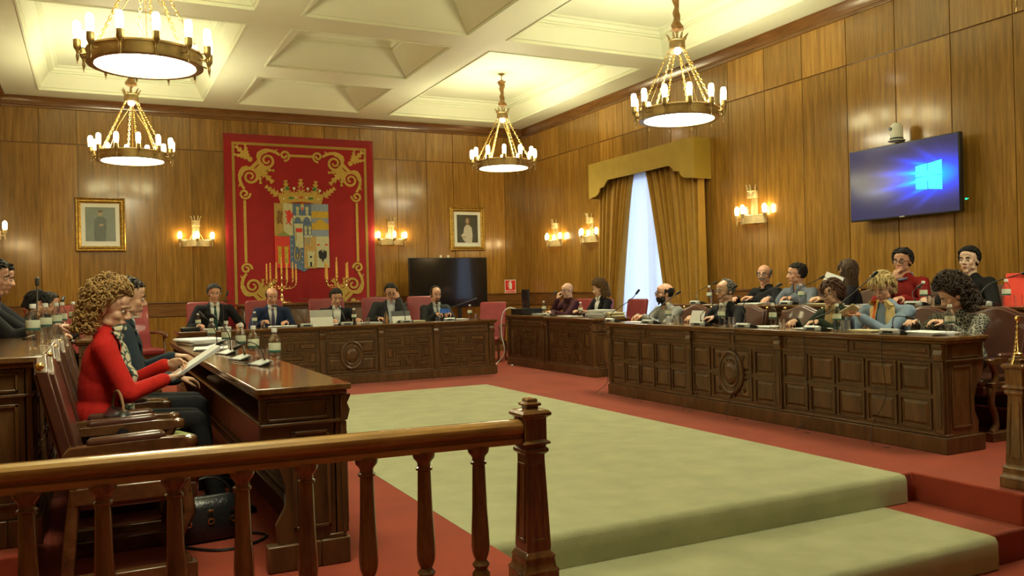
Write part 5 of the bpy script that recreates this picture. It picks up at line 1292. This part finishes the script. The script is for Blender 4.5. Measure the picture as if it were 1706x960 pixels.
    if cloth in ('suit', 'jacket') and inner:
        im = inner if isinstance(inner, bpy.types.Material) else cm('inner_%02d%02d%02d' % tuple(int(c*99) for c in inner), inner)
        drape('shirt', im, [(-.035, -.045, .045), (.0, -.060, .060), (.06, -.058, .058), (.16, -.045, .045), (.27, -.022, .022), (.34, -.006, .006)], .005)
        for s_ in (-1, 1):    # collar and lapels
            drape('collar', im, [(-.05, s_*.018, s_*.055), (-.02, s_*.012, s_*.062), (.012, s_*.010, s_*.04), (.03, s_*.02, s_*.03)], .012, 3)
            drape('lapel', cloth_m, [(-.02, s_*.062, s_*.085), (.04, s_*.062, s_*.105), (.10, s_*.055, s_*.120), (.12, s_*.05, s_*.085), (.22, s_*.035, s_*.07), (.33, s_*.008, s_*.03)], .013, 4)
    if tie:
        tm = cm('tie_%02d%02d%02d' % tuple(int(c*99) for c in tie), tie, rough=.5)
        drape('tie', tm, [(.005, -.020, .020), (.03, -.014, .014), (.035, -.010, .010), (.10, -.019, .019), (.24, -.026, .026), (.33, -.02, .02)], .013, 3)
    if cloth == 'jumper' and inner:
        im = cm('inner_%02d%02d%02d' % tuple(int(c*99) for c in inner), inner)
        m = MB(); m.tube([nb+neckdir*.0-up*.0+ (rt*math.cos(a)*nr*1.28+fw*math.sin(a)*nr*1.3)+up*(.012-.02*math.sin(a)) for a in [2*PI*j/20 for j in range(21)]], .012, 8); m.build('collar', im, root, smooth=60)
    if cloth in ('shirt',) :
        for s_ in (-1, 1): drape('collar', cloth_m, [(-.045, s_*.012, s_*.062), (-.01, s_*.015, s_*.075), (.035, s_*.02, s_*.05)], .014, 3)
    # face details
    for s_ in (-1, 1):
        m = MB(); m.ell(H((s_*.031, .079, .006)), (.0135*h, .008*h, .0075*h), HR, 12, 8); e = m.build('eye', EYEW, root)
        m = MB(); m.ell(H((s_*.031, .0845, .006)), (.0062*h, .004*h, .0062*h), HR, 10, 6); m.build('iris', IRIS, e)
        eb = hair[1] if hair[0] != 'none' else (.05, .035, .025)
        if female and sum(eb) > .5: eb = (.20, .12, .05)
        m = MB(); m.tube([H((s_*.014, .0905, .029)), H((s_*.030, .0895, .032)), H((s_*.047, .078, .026))], [.0045*h, .005*h, .003*h], 6); m.build('eyebrow', cm('brow_%02d%02d' % (int(eb[0]*99), int(eb[2]*99)), eb), root)
    m = MB(); m.ell(H((0, .0925, -.0535)), (.022*h, .005*h, .0045*h), HR, 12, 6); m.ell(H((0, .0915, -.0615)), (.019*h, .005*h, .0050*h), HR, 12, 6); m.build('lips', LIP, root, smooth=60)
    # hair
    rnd = random.Random(hash(label) % 9999 if False else len(label)*7+int(headpos.x*100))
    st, hcol = hair; hm = cm('hair_%02d%02d%02d' % tuple(int(c*99) for c in hcol), hcol, rough=.5, var=.45, scale=70, sheen=0, bump=.3, bscale=160) if hcol else None
    A = Vector((.078, .098, .088)); C0 = Vector((0, -.012, .032))
    def scalp(th, ph, o_=0.0):      # th 0 front, +-pi back; ph elevation
        return C0+Vector(((A.x+o_)*math.cos(ph)*math.sin(th), (A.y+o_)*math.cos(ph)*math.cos(th), (A.z+o_)*math.sin(ph)))
    def mask(p, style):
        y, z, x = p.y, p.z, abs(p.x)
        if style == 'receding': return (z > .07 and y < .0) or (y < .015 and z > -.03 and z < .07 and x > .05) or (y < -.03 and z > -.06)
        if style == 'fringe': return (z < .055 and z > -.055 and y < -.035) or (z < .045 and z > -.01 and y < .012 and x > .06)
        if style == 'buzz': return (z > .06 and y < .035) or (y < .01 and z > -.02 and x > .04) or (y < -.03 and z > -.06)
        return (z > .076+.3*max(0, y-.03)) or (y < .004 and z > .004 and x > .04) or (y < -.025 and z > -.07)
    if st in ('short', 'receding', 'fringe', 'buzz', 'tousled'):
        m = MB(); n = {'short': 520, 'tousled': 560, 'receding': 420, 'fringe': 300, 'buzz': 420}[st]; k = 0
        ms = 'x' if st in ('short', 'tousled') else st
        tk = {'short': .014, 'tousled': .020, 'receding': .009, 'fringe': .008, 'buzz': .005}[st]
        i = 0
        while k < n and i < n*6:
            i += 1; th = rnd.uniform(-PI, PI); ph = math.asin(rnd.uniform(-.75, 1)); p = scalp(th, ph)
            if not mask(p, ms): continue
            k += 1; nrm = (p-C0).normalized(); fl = Vector((.25*math.copysign(1, p.x), -.15 if p.z > .07 else -.3, -.8 if p.z < .08 else -.05)); fl = (fl-nrm*fl.dot(nrm))
            if fl.length < .01: fl = Vector((0, .3, 0))
            fl.normalize(); fl = (fl+Vector((rnd.uniform(-.4, .4), rnd.uniform(-.4, .4), rnd.uniform(-.3, .3)))).normalized()
            l = tk*rnd.uniform(1.3, 2.1); a_ = p-nrm*.006; b_ = p+nrm*tk*.6; c_ = b_+fl*l
            m.tube([H(a_), H(b_), H(c_)], [.010*h, .009*h, .003*h], 5)
        # under-cap so that no scalp shows through
        cap = MB(); nu, nv = 40, 22
        vs = {}
        for a_ in range(nu):
            for b_ in range(nv+1):
                ph = -.9+(PI/2+.9)*b_/nv; p = scalp(2*PI*a_/nu, ph, .0015 if st != 'short' and st != 'tousled' else .004); vs[a_, b_] = p
        for a_ in range(nu):
            for b_ in range(nv):
                q = [vs[a_, b_], vs[(a_+1) % nu, b_], vs[(a_+1) % nu, b_+1], vs[a_, b_+1]]; c_ = sum(q, Vector())/4
                if mask(c_, ms): m.add([H(v) for v in q], [(0, 1, 2, 3)])
        m.build('hair', hm, root, smooth=80)
    elif st in ('curly', 'bob', 'long', 'blonde_bob', 'bigcurly', 'pixie', 'ponytail'):
        m = MB(); big = {'curly': .050, 'bigcurly': .065, 'bob': .022, 'long': .022, 'blonde_bob': .032, 'pixie': .022, 'ponytail': .014}[st]
        zlow = {'curly': -.14, 'bigcurly': -.15, 'bob': -.09, 'long': -.26, 'blonde_bob': -.075, 'pixie': -.05, 'ponytail': -.10}[st]
        cv = st in ('curly', 'bigcurly')
        # base volume
        he((0, -.040, .056), (.078+big*.5, .084+big*.25, .070+big*.5), 18, 12, m)
        he((0, -.055, -.01), (.074+big*.45, .056+big*.3, .085+big*.2), 16, 10, m)
        if zlow < -.08: he((0, -.055, zlow*.5), (.074+big*.5, .050+big*.25, abs(zlow)*.62), 16, 10, m)
        n = 950 if cv else 420; k = 0; i = 0
        while k < n and i < 8000:
            i += 1; th = rnd.uniform(-PI, PI); z = rnd.uniform(zlow, .12+big)
            ph = math.asin(max(-1, min(1, (z-.03)/(.09+big)))) if z > .0 else 0
            rr = math.cos(ph); p = Vector(((.078+big*.75)*rr*math.sin(th), -.016+(.096+big*.6)*rr*math.cos(th), z))
            if p.y > 0 and cv: p.y *= .84
            if z < 0: p.x *= .95; p.y = min(p.y, .03+.0*z)
            # face opening
            if p.y > -.004 and z < .055: continue
            if p.y > .01+1.2*max(0, z-.055) and z < .085 and rnd.random() < .8: continue
            if cv and p.y > .05 and z < .105: continue
            k += 1; nrm = Vector((p.x, p.y+.016, (z-.03)*.8)).normalized()
            if cv:
                c_ = p+nrm*rnd.uniform(-.012, .006); q = rnd.uniform(.009, .018); X, Y, D = basis(nrm+Vector((rnd.uniform(-1, 1), rnd.uniform(-1, 1), rnd.uniform(-1, 1)))*.9)
                a0 = rnd.uniform(0, 6); m.tube([H(c_+X*q*math.cos(a0+a)+Y*q*math.sin(a0+a)+D*.004*a) for a in [j*.75 for j in range(8)]], [.002, .0035, .0042, .0045, .0045, .004, .0035, .0015], 5)
            else:
                fl = Vector((.10*p.x/.08, -.25 if p.y < 0 else .5 if z > .05 else -.1, -1.0 if z < .10 else -.35)); fl = fl-nrm*fl.dot(nrm)*.9; fl.normalize()
                fl = (fl+Vector((rnd.uniform(-.25, .25), rnd.uniform(-.25, .25), 0))).normalized(); l = rnd.uniform(.035, .07)
                if st in ('long',) and z < .03: l *= 1.5
                if p.z-l < zlow-.02: l = max(.02, p.z-zlow)
                m.tube([H(p-nrm*.014), H(p+fl*l*.4+nrm*.003), H(p+fl*l-nrm*.004+Vector((rnd.uniform(-.006, .006), 0, 0)))], [.008, .0075, .002], 5)
        if st == 'ponytail': m.capsule(H((0, -.10, .0)), H((0, -.12, -.16)), .03, .015, 10)
        m.build('hair', hm, root, smooth=80)
    if beard:
        m = MB(); bc = cm('beard_%02d%02d' % (int(beard[1][0]*99), int(beard[1][2]*99)), beard[1], rough=.7, var=.4, scale=80, sheen=0)
        full = beard[0] == 'full'; n = 420 if full else 90; k = 0; i = 0
        while k < n and i < 6000:
            i += 1; th = rnd.uniform(-1.5, 1.5); z = rnd.uniform(-.115, -.035)
            if beard[0] == 'goatee' and abs(th) > .38: continue
            if beard[0] == 'moustache' and (abs(th) > .42 or z < -.052): continue
            if -.066 < z < -.050 and abs(th) < .38: continue
            if z > -.05 and abs(th) < .9 and z > -.046+.0: 
                if not abs(th) < .42: continue
            if z > -.05 and abs(th) > .9 and z > -.02: continue
            o0 = Vector((0, .01, z)); dd = Vector((math.sin(th), math.cos(th), -.25 if z < -.09 else 0)).normalized()
            hit = bvb.ray_cast(H(o0+dd*.2), -(HR@dd), .25)
            if hit[0] is None: continue
            k += 1; p = hit[0]; nn = HR@dd; dn = (HR@Vector((0, .1, -1))).normalized()
            ext = .018 if full else .006
            m.tube([p-nn*.004, p+nn*.004, p+nn*.005+dn*ext*rnd.uniform(.6, 1.2)], [.008, .0075, .003], 5)
        m.build('moustache' if beard[0] == 'moustache' else 'beard', bc, root, smooth=80)
    if glasses:
        m = MB(); gm = cm('spectacles_%02d' % int(glasses[0]*99), glasses, rough=.3, sheen=0)
        for s_ in (-1, 1):
            pts = [H((s_*.033+.024*math.cos(a), .101-.10*abs(.024*math.cos(a)*s_+.010)*(1 if s_*math.cos(a) > 0 else .3), .003+.017*math.sin(a))) for a in [2*PI*j/16 for j in range(17)]]
            m.tube(pts, .0028*h, 6); m.tube([H((s_*.058, .095, .008)), H((s_*.077, .055, .008)), H((s_*.082, -.008, .008))], .0025*h, 5)
        m.tube([H((-.010, .102, .006)), H((0, .106, .009)), H((.010, .102, .006))], .0025*h, 5)
        g = m.build('glasses', gm, root)
    return dict(root=root, hip=hip, nb=nb, hc=hc, up=up, rt=rt, fw=fw, H=H, HR=HR, drape=drape, hands=hands, onf=onf, z0=z0, inv=lambda w: rot.transposed()@(Vector(w)-root.location))
DK = (.03, .02, .013)
# --- presidency desk (facing the camera, -y): rz=180
def back(px, py, label, **k): return person(label, at(px, py, y=11.86), 180, vox=.009, **k)
YW = lambda d: d
back(357, 489, 'man in black suit and dark green tie at the left of the presidency desk', hpitch=14, lean=4, skin='ruddy', hair=('short', (.07, .065, .06)), col=(.012, .012, .016), inner=(.62, .64, .64), tie=(.015, .06, .05), wide=1.1,
     L=((-.30, .34, .83), (.5, .6, -.1)), Rr=((.24, .34, .83), (-.4, .8, 0)), curlL=.9, curlR=.6)
back(453, 494, 'bald man in navy suit and striped tie looking down at the presidency desk', hpitch=22, lean=8, skin='ruddy', hair=('fringe', (.12, .07, .04)), col=(.018, .028, .075), inner=(.62, .64, .64), tie=(.08, .07, .14), wide=1.08,
     L=((-.14, .36, .83), (.5, .6, 0)), Rr=((.17, .36, .84), (-.3, .8, .2)))
back(560, 496, 'man in black jacket and open white collar looking down, middle of the presidency desk', hpitch=22, lean=10, skin='ruddy', hair=('short', (.035, .028, .022)), col=(.012, .012, .013), inner=(.66, .68, .66), wide=1.05,
     L=((-.24, .34, .83), (.2, .9, 0)), Rr=((.10, .36, .83), (0, .9, 0)))
back(651, 487, 'man with glasses in a grey suit touching his face at the presidency desk', hpitch=20, hyaw=10, lean=8, slean=-4, skin='ruddy', hair=('short', (.045, .038, .03)), col=(.035, .038, .042), inner=(.56, .60, .66), glasses=(.02, .02, .02), wide=1.15,
     L=((-.12, .22, 1.10), (.35, -.2, .85)), Rr=((.22, .32, .83), (-.4, .8, 0)), curlL=.7, nL=(0, -1, .2), poleL=(-.3, .1, -.9))
back(726, 491, 'man with a goatee in a dark grey suit holding a blue phone', hpitch=14, lean=6, skin='ruddy', hair=('receding', (.045, .03, .02)), col=(.035, .038, .045), inner=(.50, .54, .58), tie=(.10, .11, .12), beard=('goatee', (.06, .035, .02)),
     L=((-.09, .38, .86), (.7, .6, .1)), Rr=((.12, .36, .86), (-.7, .6, .1)), curlL=.9, curlR=.9)
for i, (px, y, lb) in enumerate(((348, 12.25, 'red leather armchair of the man in the green tie'), (446, 12.25, 'red leather armchair of the bald man in a navy suit'), (552, 12.25, 'red leather armchair in the middle of the presidency desk'), (640, 12.25, 'red leather armchair of the man with glasses in a grey suit'), (716, 12.25, 'red leather armchair of the man with the goatee'))):
    red_chair((at(px, 500, y=y).x, y-.02), PI, lb)
# --- right front row (facing -x): rz=90
def rr_(px, py, label, x=5.97, **k): return person(label, at(px, py, x=x), 90, vox=.0075, **k)
rr_(1107, 489, 'bearded bald man in a grey jumper with hands folded on the right desk', lean=14, hyaw=22, hpitch=2, skin='ruddy', hair=('fringe', (.02, .014, .01)), beard=('full', (.018, .012, .009)), glasses=(.02, .02, .02), cloth='jumper', col=(.24, .24, .23),
    L=((-.05, .46, .85), (.7, .6, 0)), Rr=((.08, .46, .85), (-.7, .6, 0)), curlL=.8, curlR=.8, wide=1.05)
rr_(1208, 485, 'grey-haired man with glasses in a black jacket at the right desk', lean=4, hyaw=5, hpitch=6, skin='light', hair=('receding', (.16, .15, .13)), glasses=(.25, .2, .12), cloth='jacket', col=(.013, .013, .014), inner=(.42, .41, .36),
    L=((-.20, .36, .86), (.4, .8, 0)), Rr=((.22, .30, .86), (-.4, .8, 0)), wide=1.05)
rr_(1386, 489, 'woman with short brown hair and dark green top reading at the right desk', lean=8, hyaw=22, hpitch=18, skin='light', hair=('pixie', (.07, .03, .018)), female=True, glasses=(.1, .06, .04), cloth='jacket', col=(.020, .032, .018), inner=(.35, .24, .10),
    L=((-.14, .40, .85), (.4, .8, 0)), Rr=((.16, .38, .85), (-.4, .8, 0)))
pb = rr_(1470, 480, 'blonde woman in a light blue blouse and orange scarf looking at her phone', lean=8, hyaw=-14, hpitch=28, skin='ruddy', hair=('blonde_bob', (.46, .34, .15)), female=True, cloth='blouse', col=(.22, .30, .42), wide=1.25,
    L=((-.02, .38, .90), (.5, .5, .6)), Rr=((.10, .38, .90), (-.5, .5, .6)), curlL=.7, curlR=.7, x=5.92)
pb['drape']('scarf', oscarf, [(-.05, .02, .085), (.02, .04, .115), (.12, .04, .12), (.24, .04, .125), (.34, .045, .12)], .012, 5)
pb['drape']('scarf', cm('scarf_cream', (.66, .50, .22)), [(-.05, -.085, -.02), (.02, -.125, -.05), (.12, -.14, -.06), (.22, -.13, -.07), (.30, -.11, -.07)], .012, 5)
m = MB(); hp = pb['hands'][0][0]; c_ = (pb['hands'][0][0]+pb['hands'][1][0])/2+Vector((-.01, .085, .055)); m.obox(c_, .15, .010, .075, Euler((rad(-50), .5, .2))); 
w_ = pb['root'].matrix_basis; o = m.build('mobile_phone', cm('phone_gold', (.50, .40, .24), rough=.3)); o.location = pb['root'].location; o.rotation_euler = pb['root'].rotation_euler; tag(o, 'gold mobile phone in the hands of the blonde woman', 'phone')
rr_(1588, 493, 'woman with big dark curly hair in leopard-print top at the right desk', lean=10, hyaw=34, hpitch=30, skin='light', hair=('bigcurly', (.045, .03, .022)), female=True, cloth='blouse', col=leo, wide=1.15,
    L=((-.13, .40, .87), (.4, .8, .2)), Rr=((.10, .42, .87), (-.3, .9, .2)), hs=1.05, x=5.98)
for y, lb in ((8.03, 'of the bearded bald man'), (7.12, 'of the grey-haired man'), (6.36, 'standing empty left of the woman in green'), (5.62, 'of the woman in dark green'), (4.95, 'of the blonde woman'), (4.30, 'of the curly-haired woman nearest the railing')):
    brown_chair((6.07, y), PI/2, 'brown leather council chair '+lb)
bag((6.02, 3.86, .0), .8, .8, 'dark quilted handbag beside the near end of the right desk', gold=False)
# --- second right row on the tier
def r2_(px, py, label, x=7.1, rz=90, **k): return person(label, at(px, py, x=x), rz, z0=.165, vox=.0075, **k)
r2_(1273, 458, 'bald man with glasses and moustache in a black polo neck, second row', lean=6, hyaw=-28, hpitch=2, skin='ruddy', hair=('fringe', (.12, .11, .10)), glasses=(.06, .06, .06), beard=('moustache', (.14, .14, .13)), cloth='jumper', col=(.010, .010, .012), inner=(.010, .010, .012),
    L=((-.16, .38, .86), (.5, .7, .2)), Rr=((.2, .32, .86), (-.4, .8, 0)), wide=1.05)
r2_(1327, 457, 'dark-haired man in a blue-grey shirt turned towards his neighbour, second row', lean=8, hyaw=28, hpitch=4, skin='ruddy', hair=('short', (.022, .016, .012)), cloth='shirt', col=(.13, .15, .19),
    L=((-.22, .38, .86), (.3, .8, .1)), Rr=((.15, .36, .86), (-.4, .8, 0)), wide=1.1)
r2_(1412, 453, 'woman with long brown hair turned away to the right, second row', lean=4, rz=45, hyaw=60, hpitch=4, skin='light', hair=('long', (.085, .05, .03)), female=True, cloth='jacket', col=(.015, .014, .016),
    L=((-.22, .30, .86), (.1, .9, 0)), Rr=((.12, .32, .86), (-.4, .8, 0)))
pr_ = r2_(1503, 436, 'man in a red jumper and dark glasses resting chin on hand, second row', lean=10, hyaw=-18, hpitch=4, skin='ruddy', hair=('tousled', (.018, .014, .012)), glasses=(.01, .01, .012), cloth='jumper', col=(.24, .012, .010), inner=(.20, .24, .36),
    L=((-.24, .42, .86), (.0, .9, 0)), Rr=((-.005, .245, 1.03), (-.25, -.05, .95)), curlR=.75, nR=(-.2, -1, .1), poleR=(.6, .3, -.8), wide=1.08)
m = MB(); wr, hd, nn, el = pr_['hands'][1]; ax = (wr-el).normalized(); X, Y, _ = basis(ax); m.tube([wr-ax*.02+X*.034*math.cos(a)+Y*.034*math.sin(a) for a in [2*PI*j/16 for j in range(17)]], .008, 6); m.build('watch_strap', cm('orange_strap', (.75, .16, .05), rough=.5), pr_['root'])
r2_(1614, 434, 'young dark-haired man in a black jumper at the right end of the second row', lean=4, hyaw=-12, hpitch=2, skin='pale', hair=('short', (.012, .010, .010)), cloth='jumper', col=(.009, .009, .010),
    L=((-.2, .34, .86), (.4, .8, 0)), Rr=((.2, .34, .86), (-.4, .8, 0)), wide=.98)
for y, lb in ((7.62, 'of the bald man with a moustache'), (7.10, 'of the man in the blue-grey shirt'), (6.42, 'of the long-haired woman'), (5.76, 'of the man in the red jumper'), (5.06, 'of the young man in black')):
    brown_chair((7.22, y), PI/2, 'second-row brown leather chair '+lb, z=.165)
# raised sheet of paper beside the long-haired woman
sheet('paper_sheet', (6.95, at(1383, 470, x=6.95).y, at(1383, 470, x=6.95).z-.05), .004, .21, .3, 'white sheets held up beside the long-haired woman in the second row', n=2, h=.07, tilt=(.35, .2), jit=.004)
# --- far right desk
def fr_(px, py, label, x=6.78, **k): return person(label, at(px, py, x=x), 90, vox=.009, **k)
fr_(945, 484, 'bald man in a maroon shirt resting chin on hand at the far right desk', lean=10, hyaw=-4, hpitch=8, skin='light', hair=('none', None), glasses=(.15, .1, .1), cloth='shirt', col=(.055, .014, .020),
    L=((-.16, .50, .83), (0, .9, 0)), Rr=((.02, .28, 1.02), (-.1, -.1, .95)), curlR=.8, nR=(-.2, -1, 0), poleR=(.4, .3, -.8))
fr_(998, 482, 'curly-haired woman in a black jacket at the end of the far right desk', lean=8, hyaw=25, hpitch=16, skin='light', hair=('curly', (.15, .085, .035)), female=True, cloth='jacket', col=(.010, .010, .012), inner=(.60, .60, .58),
    L=((-.16, .40, .84), (.3, .8, .2)), Rr=((.12, .38, .84), (-.3, .8, .2)), hs=.97, wide=1.1)
for px, lb in ((952, 'red leather armchair of the bald man in maroon'), (985, 'red leather armchair of the woman in a black jacket'), (1040, 'empty red leather armchair below the window')):
    q = at(px, 500, x=7.0); red_chair((6.95, q.y), PI/2, lb).scale = (.9, .9, .9)
# --- left side
hp = at(183, 515, y=4.98)
pw = person('woman with curly blonde hair in a red jacket reading papers on the left', hp, -90, lean=3, hyaw=20, hpitch=16, skin='light', hair=('curly', (.40, .25, .095)), female=True, cloth='jacket', col=(.52, .016, .012), vox=.005, hs=1.06, wide=1.06,
    L=((-.10, .33, .83), (.35, .9, .15)), Rr=((.10, .31, .765), (-.1, .95, .15)), curlL=.35, curlR=.6, nL=(.7, 0, -.7), nR=(-.3, 0, 1), pants=(.010, .010, .011), legdir=(0, .05), inner=scarfm)
pw['drape']('scarf', scarfm, [(-.06, -.07, .07), (-.02, -.085, .09), (.05, -.07, .115), (.15, -.05, .125), (.27, -.045, .13), (.40, -.03, .12), (.47, -.02, .10)], .022, 8, .012)
m = MB(); nb_ = pw['nb']; m.tube([nb_+pw['rt']*math.cos(a)*.066+pw['fw']*(.01+.066*math.sin(a))+pw['up']*(.012-.012*math.sin(a)) for a in [2*PI*j/24 for j in range(25)]], .019, 10); m.build('scarf_collar', scarfm, pw['root'], smooth=70)
m = MB()
for k in range(6): m.obox((0, 0, k*.0028), .21, .297, .0018, (0, 0, .015*(k-3)))
o = m.build('held_papers', M['paper']); wr = pw['hands'][1][0]; wl = pw['hands'][0][0]; c_ = pw['root'].matrix_basis if False else None
R_ = Matrix.Rotation(rad(-90), 3, 'Z'); lc = Vector((.02, .47, .835)); o.location = pw['root'].location+R_@lc; o.rotation_euler = (rad(33), rad(0), rad(-90)); tag(o, 'sheaf of white papers held by the woman in the red jacket', 'papers')
hp = at(214, 497, y=5.72)
person('man in a blue suit seated behind the woman in the red jacket', hp, -90, lean=6, hyaw=0, hpitch=12, skin='light', hair=('short', (.06, .05, .045)), col=(.030, .045, .065), inner=(.6, .62, .62), vox=.0075,
    L=((-.12, .34, .82), (.3, .9, 0)), Rr=((.14, .34, .70), (-.2, .95, -.1)))
for px, py, y, lb, hc_, cc, pi_ in ((-13, 463, 6.6, 'dark-haired man in a black jacket leaning in at the left frame edge', (.018, .014, .012), (.010, .010, .011), 12),
                          (-1, 464, 7.5, 'dark-haired man at the left edge, just behind the nearer man', (.02, .015, .012), (.012, .011, .012), 16)):
    q = at(px, py, y=y)
    person(lb, q, -90, z0=.165, lean=22, hyaw=0, hpitch=pi_, skin='ruddy', hair=('tousled', hc_), cloth='jacket', col=cc, vox=.0075, L=((-.05, .62, .86), (.8, .4, 0)), Rr=((.22, .60, .86), (-.2, .9, 0)), wide=1.05)
q = at(62, 506, y=9.9)
person('dark-haired woman bending low over the far left desk', q, -90, lean=20, hyaw=0, hpitch=30, skin='light', hair=('bob', (.010, .009, .010)), female=True, cloth='jacket', col=(.015, .014, .016), vox=.009)
q = at(82, 506, y=10.75)
person('person with glasses beyond the dark-haired woman at the far left desk', q, -90, lean=12, hyaw=-20, hpitch=14, skin='ruddy', hair=('short', (.05, .035, .03)), cloth='jacket', col=(.02, .02, .025), glasses=(.05, .03, .03), vox=.009)
for (x, y), z, lb in (((-.72, 6.6), .165, 'rear left chair of the nearer man at the frame edge'), ((-.75, 7.5), .165, 'rear left chair of the further man at the frame edge')):
    brown_chair((x-.2, y), -PI/2, 'brown leather '+lb, z=z)

# countable look-alikes carry one group phrase
GR = {'water_bottle': 'water bottles on the desks', 'drinking_glass': 'drinking glasses on the desks', 'conference_microphone': 'conference microphones on the desks',
      'council_chair': 'brown leather council chairs', 'armchair': 'red leather armchairs', 'chandelier': 'crown chandeliers under the ceiling', 'wall_sconce': 'gilt lamps on the walls',
      'council_desk': 'carved desks round the chamber', 'framed_portrait': 'portraits on the back wall', 'candelabrum': 'candelabra under the tapestry', 'newel_post': 'newel posts of the railing',
      'cable': 'cables round the desks', 'paper_stack': 'papers lying on the desks', 'person': 'people seated in the chamber', 'drape': 'ochre window drapes', 'handbag': 'bags of the people seated', 'tablet': 'tablets on the presidency desk', 'mobile_phone': 'phones held by people'}
for o in bpy.data.objects:
    if o.parent is None and 'label' in o:
        b = o.name.split('.')[0]
        if b in GR: o['group'] = GR[b]
